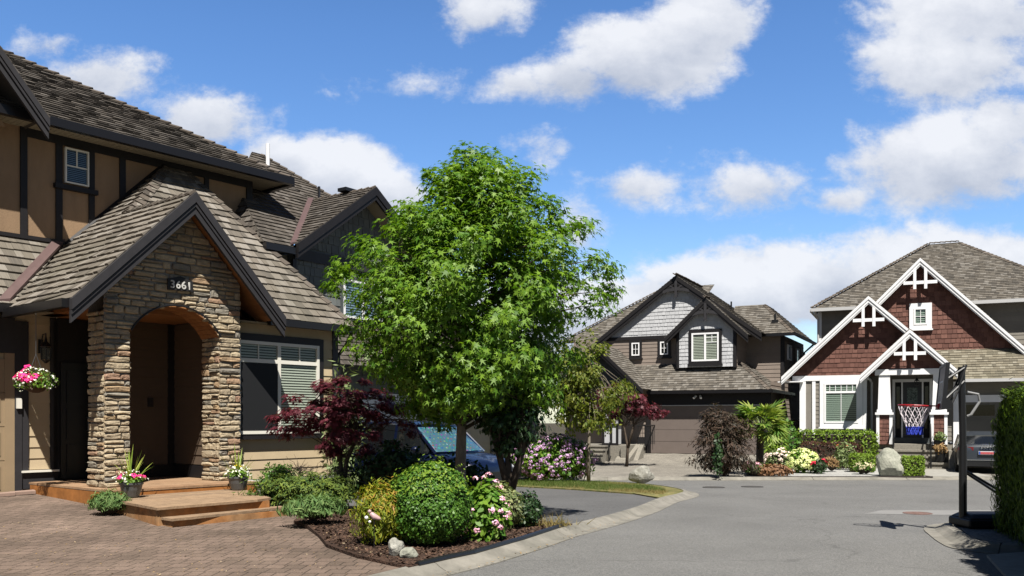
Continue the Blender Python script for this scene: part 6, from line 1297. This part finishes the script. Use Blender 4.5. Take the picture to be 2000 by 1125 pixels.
# ================= edging, covers
b = MB(); b.tube([(-.95, 8.98, .10), (-.7, 9.38, .105), (-.43, 9.8, .1), (.12, 10.95, .1), (.5, 11.85, .1), (.68, 12.3, .095)], .034, 8)
o = b.build('edging', MATS['black_metal'], None, origin=(-.95, 8.98, .1)); tag(o, 'black rubber edging tube along the mulch bed and kerb', 'edging')
b = MB(); b.box(lambda x, y, z: V((x, y, z)), 7.4, 13.35, 28.42, 28.47, -.36, -.24); o = b.build('edging', MATS['fence_brown'], None, origin=(10, 28.4, -.3)); tag(o, 'dark timber edging along the gravel bed by the road', 'edging')
for (x, y, lab, m) in ((7.06, 15.6, 'reddish drain cover set in the pale concrete strip', mat('cover_red', (.20, .12, .10), .8, noise=(20, .3))), (5.47, 24.3, 'dark round manhole cover on the road, left of a similar one', mat('cover', (.07, .065, .06), .7, noise=(20, .3))), (6.6, 24.6, 'dark round manhole cover on the road nearest the palm', mat('cover', (.07, .065, .06)))):
    b = MB(); c = V((x, y, gz(y) + .001)); r = .24 if m.name == 'cover_red' else .3
    b.lathe(c, [(r, 0), (r, .012), (r * .92, .014), (r * .9, .008), (r * .3, .008), (r * .28, .013), (.01, .013)], 24); tag(b.build('manhole_cover', m, None, origin=c), lab, 'manhole cover')
# ================= basketball hoop
def hoop():
    base = V((6.21, 12.3, .09)); t = thing('basketball_hoop', 'portable black basketball hoop with red rim and net by the hedge', 'basketball hoop', base)
    px, py = base.x - .02, base.y
    b = MB(); top = V((px - .02, py, 2.27)); b.tube([(px, py, .1), (px, py, 1.2)], .052, 12); b.tube([(px, py, 1.2), tuple(top)], .046, 12); b.build('pole', MATS['black_metal'], t)
    b = MB(); T = lambda x, y, z: V((px + x, py + y, .09 + z)); b.box(T, -.06, 1.1, -.3, .3, .0, .12)
    v = [T(x, y, z) for z, e in ((.12, 0), (.19, .1)) for x, y in ((-.05 + e, -.29 + e), (1.09 - e, -.29 + e), (1.09 - e, .29 - e), (-.05 + e, .29 - e))]; b.solid(v, [(0, 3, 2, 1), (4, 5, 6, 7), (0, 1, 5, 4), (1, 2, 6, 5), (2, 3, 7, 6), (3, 0, 4, 7)]); bs = b.build('base_tank', mat('black_plastic', (.014, .014, .016), .5), t)
    m_ = bs.modifiers.new('bevel', 'BEVEL'); m_.width = .03; m_.segments = 3
    b = MB(); b.tube([(px + .04, py, .85), (px + .95, py - .05, .3)], .018, 6); b.tube([(px + .04, py + .1, .85), (px + .95, py + .25, .3)], .018, 6); b.build('brace', MATS['black_metal'], t)
    # board faces the road (-x), tilted a little
    bx = px - .29; yaw = .37
    F = Fr((bx, py), (math.sin(yaw), math.cos(yaw)), (-math.cos(yaw), math.sin(yaw)))
    P_ = lambda s, n, z: F(s, n, z) + V((.10 * (1.75 - z) * -1 + 0, 0, 0)) * 1.0
    b = MB(); b.box(P_, -.5, .5, 0, .03, 1.72, 2.28); b.build('backboard', mat('board', (.16, .17, .19), .35, noise=(2, .1)), t)
    b = MB()
    for q in ((-.52, .52, 1.69, 1.73), (-.52, .52, 2.27, 2.31)): b.box(P_, q[0], q[1], -.01, .04, q[2], q[3])
    for q in ((-.52, -.48), (.48, .52)): b.box(P_, q[0], q[1], -.01, .04, 1.73, 2.27)
    b.build('board_frame', MATS['black_metal'], t)
    b = MB()
    for q in ((-.22, .22, 1.78, 1.80), (-.22, .22, 2.06, 2.08), (-.22, -.2, 1.8, 2.06), (.2, .22, 1.8, 2.06)): b.box(P_, *q[:2], .03, .034, *q[2:])
    b.build('target_mark', MATS['white_paint'], t)
    b = MB()
    for s in (-.07, .07):
        for z0, z1 in ((1.82, 2.08), (2.1, 2.26)): b.tube([P_(s, -.02, z0), V((px, py + s * .6, z1))], .016, 6)
        b.tube([P_(s, -.02, 1.78), P_(s, -.1, 1.72), V((px - .1, py + s, 1.95)), V((px + .03, py + s * .5, 2.3))], .014, 6)
    b.box(P_, -.1, .1, -.12, 0, 1.7, 1.82); b.build('lift_arm', MATS['black_metal'], t)
    b = MB(); b.tube([V((px + .06, py, 1.93)), V((px + .2, py - .02, 1.9)), V((px + .22, py - .02, 1.8)), V((px + .1, py - .02, 1.62)), V((px + .06, py, 1.6))], .018, 8);  b.build('crank_handle', mat('grey_plastic', (.3, .3, .3), .4), t)
    rc = F(0, .34, 1.745); R0 = .21; b = MB(); ring = [rc + V((R0 * math.cos(a), R0 * math.sin(a), .012 * math.cos(a) * -1)) for a in [2 * math.pi * i / 28 for i in range(29)]]; b.tube(ring, .011, 6, cap=False)
    for s in (-.09, .09): b.tube([P_(s, .03, 1.74), rc + V((R0 * .85, s * .6, 0))], .009, 5)
    b.box(P_, -.1, .1, .03, .06, 1.70, 1.77); b.build('rim', mat('rim_red', (.45, .02, .03), .4), t)
    w, bl = MB(), MB(); n = 12; lv = [(0, .21), (-.1, .185), (-.2, .14), (-.27, .115), (-.33, .10), (-.4, .105)]
    for i in range(n):
        for sgn in (1, -1):
            pts = [rc + V((r * math.cos(2 * math.pi * (i + sgn * .5 * k) / n), r * math.sin(2 * math.pi * (i + sgn * .5 * k) / n), z)) for k, (z, r) in enumerate(lv)]
            w.tube(pts[:5], .0055, 4, cap=False); bl.tube(pts[4:] , .008, 4, cap=False); bl.tube([pts[3].lerp(pts[4], .3), pts[4]], .0085, 4, cap=False)
    w.build('net', mat('net_white', (.75, .68, .72), .8), t); tag(bl.build('net', mat('net_blue', (.03, .06, .55), .7), t), 'blue lower end of the net')
hoop()
# ================= cars
def wheel(b_t, b_r, c, r, wdir, w=.2):
    """tyre and rim as lathes round wdir"""
    q = V((0, 0, 1)).rotation_difference(V(wdir)); 
    def lath(mb, prof, n=24):
        i0 = len(mb.v)
        for (rr, z) in prof:
            for k in range(n):
                a = 2 * math.pi * k / n; p = V(c) + q @ V((rr * math.cos(a), rr * math.sin(a), z)); mb.v.append(tuple(p))
        for i in range(len(prof) - 1):
            for k in range(n):
                a = i0 + i * n + k; bb = i0 + i * n + (k + 1) % n; mb.f.append((a, bb, bb + n, a + n)); mb.uv.append(None)
        e = i0 + (len(prof) - 1) * n; mb.f.append(tuple(range(e, e + n))); mb.uv.append(None)
    lath(b_t, [(r * .62, -w / 2), (r * .95, -w / 2), (r, -w / 2 + .03), (r, w / 2 - .03), (r * .95, w / 2), (r * .64, w / 2)])
    lath(b_r, [(r * .64, w / 2 - .02), (r * .6, w / 2 - .01), (r * .52, w / 2 - .05), (r * .2, w / 2 - .03), (r * .1, w / 2 - .02)])
def car(name, label, loc, yaw, L, W, H, paint, suv, detail):
    t = thing(name, label, 'car', loc); cy, sy = math.cos(yaw), math.sin(yaw); o = V(loc)
    T = lambda x, y, z: o + V((x * cy - y * sy, x * sy + y * cy, z))
    belt = H * .615 if suv else H * .64
    # lower body stations: x, half width, bottom, belt height
    if suv: xs = [(-.5, .80, .40, .66), (-.485, .9, .28, .70), (-.40, .985, .22, belt / H), (-.25, 1, .2, belt / H), (0, 1, .2, belt / H), (.18, 1, .2, belt / H * .995), (.27, .99, .2, .60), (.38, .96, .2, .565), (.45, .88, .22, .52), (.49, .74, .25, .47), (.5, .62, .3, .42)]
    else: xs = [(-.5, .74, .36, .62), (-.49, .86, .26, .67), (-.46, .94, .22, .70), (-.38, .985, .2, .70), (-.2, 1, .19, .66), (0, 1, .19, .64), (.18, 1, .19, .63), (.28, .98, .19, .58), (.4, .93, .2, .54), (.47, .82, .22, .48), (.5, .66, .28, .42)]
    b = MB(); k = 9
    for (fx, fw, zb, zt) in xs:
        w = W / 2 * fw; zb *= H * .78; zt *= H
        for (a, z) in ((.9, zb), (.985, zb + .07), (1, zb + (zt - zb) * .45), (.985, zt - .13), (.93, zt - .035), (.82, zt), (.55, zt + .012), (.28, zt + .02), (0, zt + .022)): b.v.append(tuple(T(fx * L, a * w, z)))
        for (a, z) in ((0, zt + .022), (-.28, zt + .02), (-.55, zt + .012), (-.82, zt), (-.93, zt - .035), (-.985, zt - .13), (-1, zb + (zt - zb) * .45), (-.985, zb + .07), (-.9, zb)): b.v.append(tuple(T(fx * L, a * w, z)))
    m = 2 * k
    for i in range(len(xs) - 1):
        for j in range(m - 1): b.f.append((i * m + j, i * m + j + 1, (i + 1) * m + j + 1, (i + 1) * m + j)); b.uv.append(None)
    b.f.append(tuple(range(m))); b.uv.append(None); e = (len(xs) - 1) * m; b.f.append(tuple(range(e + m - 1, e - 1, -1))); b.uv.append(None)
    # roof and pillars
    if suv: gx = [(-.44, .60, .62), (-.40, .9, .95), (-.3, .94, .985), (-.1, .95, 1.0), (.08, .94, .99), (.14, .92, .965), (.29, .86, .61)]
    else: gx = [(-.41, .72, .69), (-.28, .84, .90), (-.15, .86, .985), (0, .87, 1.0), (.1, .86, .985), (.15, .85, .95), (.3, .88, .60)]
    R_ = []
    for (fx, fw, fz) in gx:
        w = W / 2 * fw * .86; z = H * fz; R_.append([T(fx * L, w, z - .03), T(fx * L, w * .88, z), T(fx * L, w * .4, z + .02), T(fx * L, -w * .4, z + .02), T(fx * L, -w * .88, z), T(fx * L, -w, z - .03)])
    for i in range(1, len(R_) - 2):
        for j in range(5): b.face([R_[i][j], R_[i][j + 1], R_[i + 1][j + 1], R_[i + 1][j]])
    body = b.build('body', paint, t, smooth=True)
    for f in body.data.polygons: f.use_smooth = True
    try: body.data.set_sharp_from_angle(angle=math.radians(38))
    except Exception: pass
    # glass
    def glassf(mb, quads):
        for q in quads: mb.face(q)
    wb = [T((gx[-1][0] + .02) * L, W / 2 * .86, belt - .02 if suv else H * .61), T((gx[-1][0] + .02) * L, -W / 2 * .86, belt - .02 if suv else H * .61)]
    bow = lambda p, q, d: [p.lerp(q, f) + T(d * (1 - (2 * f - 1) ** 2), 0, 0) - o for f in (0, .25, .5, .75, 1)]
    lo = bow(wb[0], wb[1], .12); hi = bow(R_[-2][1], R_[-2][4], .06)
    g = MB(); glassf(g, [[lo[i], lo[i + 1], hi[i + 1], hi[i]] for i in range(4)]); ws = g.build('windscreen', MATS['glass'], t, fix=False)
    rl, rh = bow(T(gx[0][0] * L, W / 2 * .8, H * gx[0][2]), T(gx[0][0] * L, -W / 2 * .8, H * gx[0][2]), -.08), bow(R_[1][1], R_[1][4], -.05)
    g = MB(); glassf(g, [[rl[i + 1], rl[i], rh[i], rh[i + 1]] for i in range(4)]); g.build('rear_window', MATS['car_glass'], t, fix=False)
    for sgn, j, e in ((1, 0, 0), (-1, 5, 1)):
        g = MB(); y = sgn * W / 2 * .935; zb = belt - .03
        cuts = [gx[-1][0] - .035, .03, -.19, gx[0][0] + .03]
        topz = lambda fx: np.interp(fx, [q[0] for q in gx], [q[2] * H for q in gx]) - .05
        for a, c_ in zip(cuts[:-1], cuts[1:]):
            a_, c2 = a - .008, c_ + .008; n = 6
            for i in range(n):
                x0 = a_ + (c2 - a_) * i / n; x1 = a_ + (c2 - a_) * (i + 1) / n; yt = sgn * W / 2 * .80
                g.face([T(x0 * L, y, zb), T(x1 * L, y, zb), T(x1 * L, yt, max(zb + .01, topz(x1))), T(x0 * L, yt, max(zb + .01, topz(x0)))])
        g.build('side_window', MATS['car_glass'], t, fix=False)
        p = MB(True)
        for fx in cuts[1:-1]: p.solid([T((fx - .009) * L, y * 1.004, zb), T((fx + .009) * L, y * 1.004, zb), T((fx + .009) * L, sgn * W / 2 * .806, topz(fx)), T((fx - .009) * L, sgn * W / 2 * .806, topz(fx))], [(0, 1, 2, 3)])
        fr = [T((gx[-1][0] + .0) * L, sgn * W / 2 * .9, belt - .03), T(gx[-2][0] * L, sgn * W / 2 * .80, gx[-2][2] * H - .02)]; p.tube(fr, .028, 6); p.tube([T(gx[0][0] * L, sgn * W / 2 * .86, gx[0][2] * H), T(gx[1][0] * L, sgn * W / 2 * .8, gx[1][2] * H - .03)], .045, 6); p.build('pillar', paint, t)
        mbx = MB(); c_ = T(.2 * L, sgn * (W / 2 + .08), belt + .06); mbx.blob(c_, (.1, .1, .07), 2, 0, 1); mbx.build('mirror', paint, t, smooth=True)
    # inside, wheels
    b = MB(); b.box(T, -.36 * L, .2 * L, -W * .38, W * .38, .35, belt - .05); b.build('interior', MATS['inside_dark'], t)
    for fx in (-.3, .31):
        for sgn in (1, -1):
            bt, br = MB(), MB(); wheel(bt, br, T(fx * L, sgn * (W / 2 - .1), .33), .33, T(0, sgn, 0) - o); w_ = bt.build('wheel', mat('tyre', (.015, .015, .015), .9), t); br.build('rim', MATS['zinc'], w_)
            a = MB(); arc = [T(fx * L + .4 * math.cos(q), sgn * (W / 2 * .992 + .004), .33 + .4 * math.sin(q)) for q in [math.pi * i / 12 for i in range(13)]]; a.face(arc + [T(fx * L - .4, sgn * (W / 2 * .992 + .004), .25), T(fx * L + .4, sgn * (W / 2 * .992 + .004), .25)][:0]); a.build('wheel_arch', MATS['inside_dark'], t, fix=False)
    detail(t, T, L, W, H, o, belt, lo, hi); return t
def carpaint(name, col):
    m = mat(name, col, .3, spec=.4, coat=.3, metal=.1); return m
mat('car_glass', (.012, .014, .016), .06, spec=.6)
def blue_bits(t, T, L, W, H, o, belt, lo, hi):
    g = MB(); dv = T(-.05, 0, -.015) - o
    for i in range(4): g.face([lo[i].lerp(hi[i], .08) + dv, lo[i + 1].lerp(hi[i + 1], .08) + dv, lo[i + 1].lerp(hi[i + 1], .93) + dv, lo[i].lerp(hi[i], .93) + dv])
    tag(g.build('sunshade', mat_checker_dots('sunshade'), t, fix=False), 'shiny patterned sunshade behind the windscreen')
    for s in (1, -1):
        b = MB(); b.blob(T(.455 * L, s * W * .36, .68), (.16, .16, .07), 2, .05, 1); b.build('headlight', mat('headlight', (.6, .62, .65), .15, spec=.8), t, smooth=True)
        b = MB(); b.tube([T(-.35 * L, s * W * .36, H + .02), T(-.3 * L, s * W * .36, H + .05), T(.05 * L, s * W * .36, H + .05), T(.1 * L, s * W * .36, H + .0)], .018, 6); b.build('roof_rail', MATS['black_metal'], t)
    b = MB(); b.box(T, .48 * L, .503 * L, -W * .25, W * .25, .4, .6); b.build('grille', MATS['black_metal'], t)
car('parked_car', 'dark blue parked car with colourful sunshade behind the tree trunk', (-2.1, 19.55, gz(19.3) + .06), math.atan2(ND[1], ND[0]), 4.35, 1.82, 1.62, carpaint('paint_blue', (.004, .009, .035)), True, blue_bits)
def grey_bits(t, T, L, W, H, o, belt, lo, hi):
    for s in (1, -1):
        b = MB(); b.solid([T(-.492 * L, s * W * .22, .80), T(-.475 * L, s * W * .455, .82), T(-.475 * L, s * W * .45, .92), T(-.496 * L, s * W * .22, .92), T(-.502 * L, s * W * .22, .80), T(-.485 * L, s * W * .47, .82), T(-.482 * L, s * W * .465, .92), T(-.506 * L, s * W * .22, .92)], [(0, 1, 2, 3), (4, 5, 6, 7), (0, 1, 5, 4), (1, 2, 6, 5), (2, 3, 7, 6), (3, 0, 4, 7)]); b.build('tail_light', mat('tail_red', (.28, .01, .015), .2, spec=.6), t)
    b = MB(); b.box(T, -.512 * L, -.497 * L, -.26, .26, .66, .78); pl = b.build('number_plate', mat('plate_white', (.75, .75, .78), .4), t)
    b = MB(); b.box(T, -.514 * L, -.512 * L, -.2, .2, .68, .755); b.build('plate_flag', mat('plate_red', (.6, .12, .13), .5, noise=(30, .4)), pl)
    b = MB(); b.box(T, -.514 * L, -.512 * L, -.25, -.205, .67, .77); b.box(T, -.514 * L, -.512 * L, .205, .25, .67, .77); b.build('plate_band', mat('plate_blue', (.05, .12, .5), .5), pl)
    b = MB()
    for i in range(4):
        c = T(-.512 * L, (i - 1.5) * .085, .965); u = T(0, 1, 0) - o; b.tube([c + u * .055 * math.cos(a) + V((0, 0, .055 * math.sin(a))) for a in [2 * math.pi * k / 16 for k in range(17)]], .011, 5, cap=False)
    b.build('ring_emblem', mat('chrome', (.85, .85, .85), .2, metal=.9), t)
    b = MB(); b.box(T, -.505 * L, -.44 * L, -W * .42, W * .42, .26, .42); b.build('rear_valance', MATS['black_metal'], t)
    b = MB(); b.box(T, -.507 * L, -.49 * L, -W * .4, W * .4, .465, .485); b.build('chrome_strip', MATS['chrome'], t)
a = (17.15, 32.7); car('parked_car', 'dark grey saloon car parked in front of the garage door', (a[0] + .0, a[1], -.3), math.atan2(-NC[1], -NC[0]), 4.75, 1.85, 1.42, carpaint('paint_grey', (.05, .06, .075)), False, grey_bits)
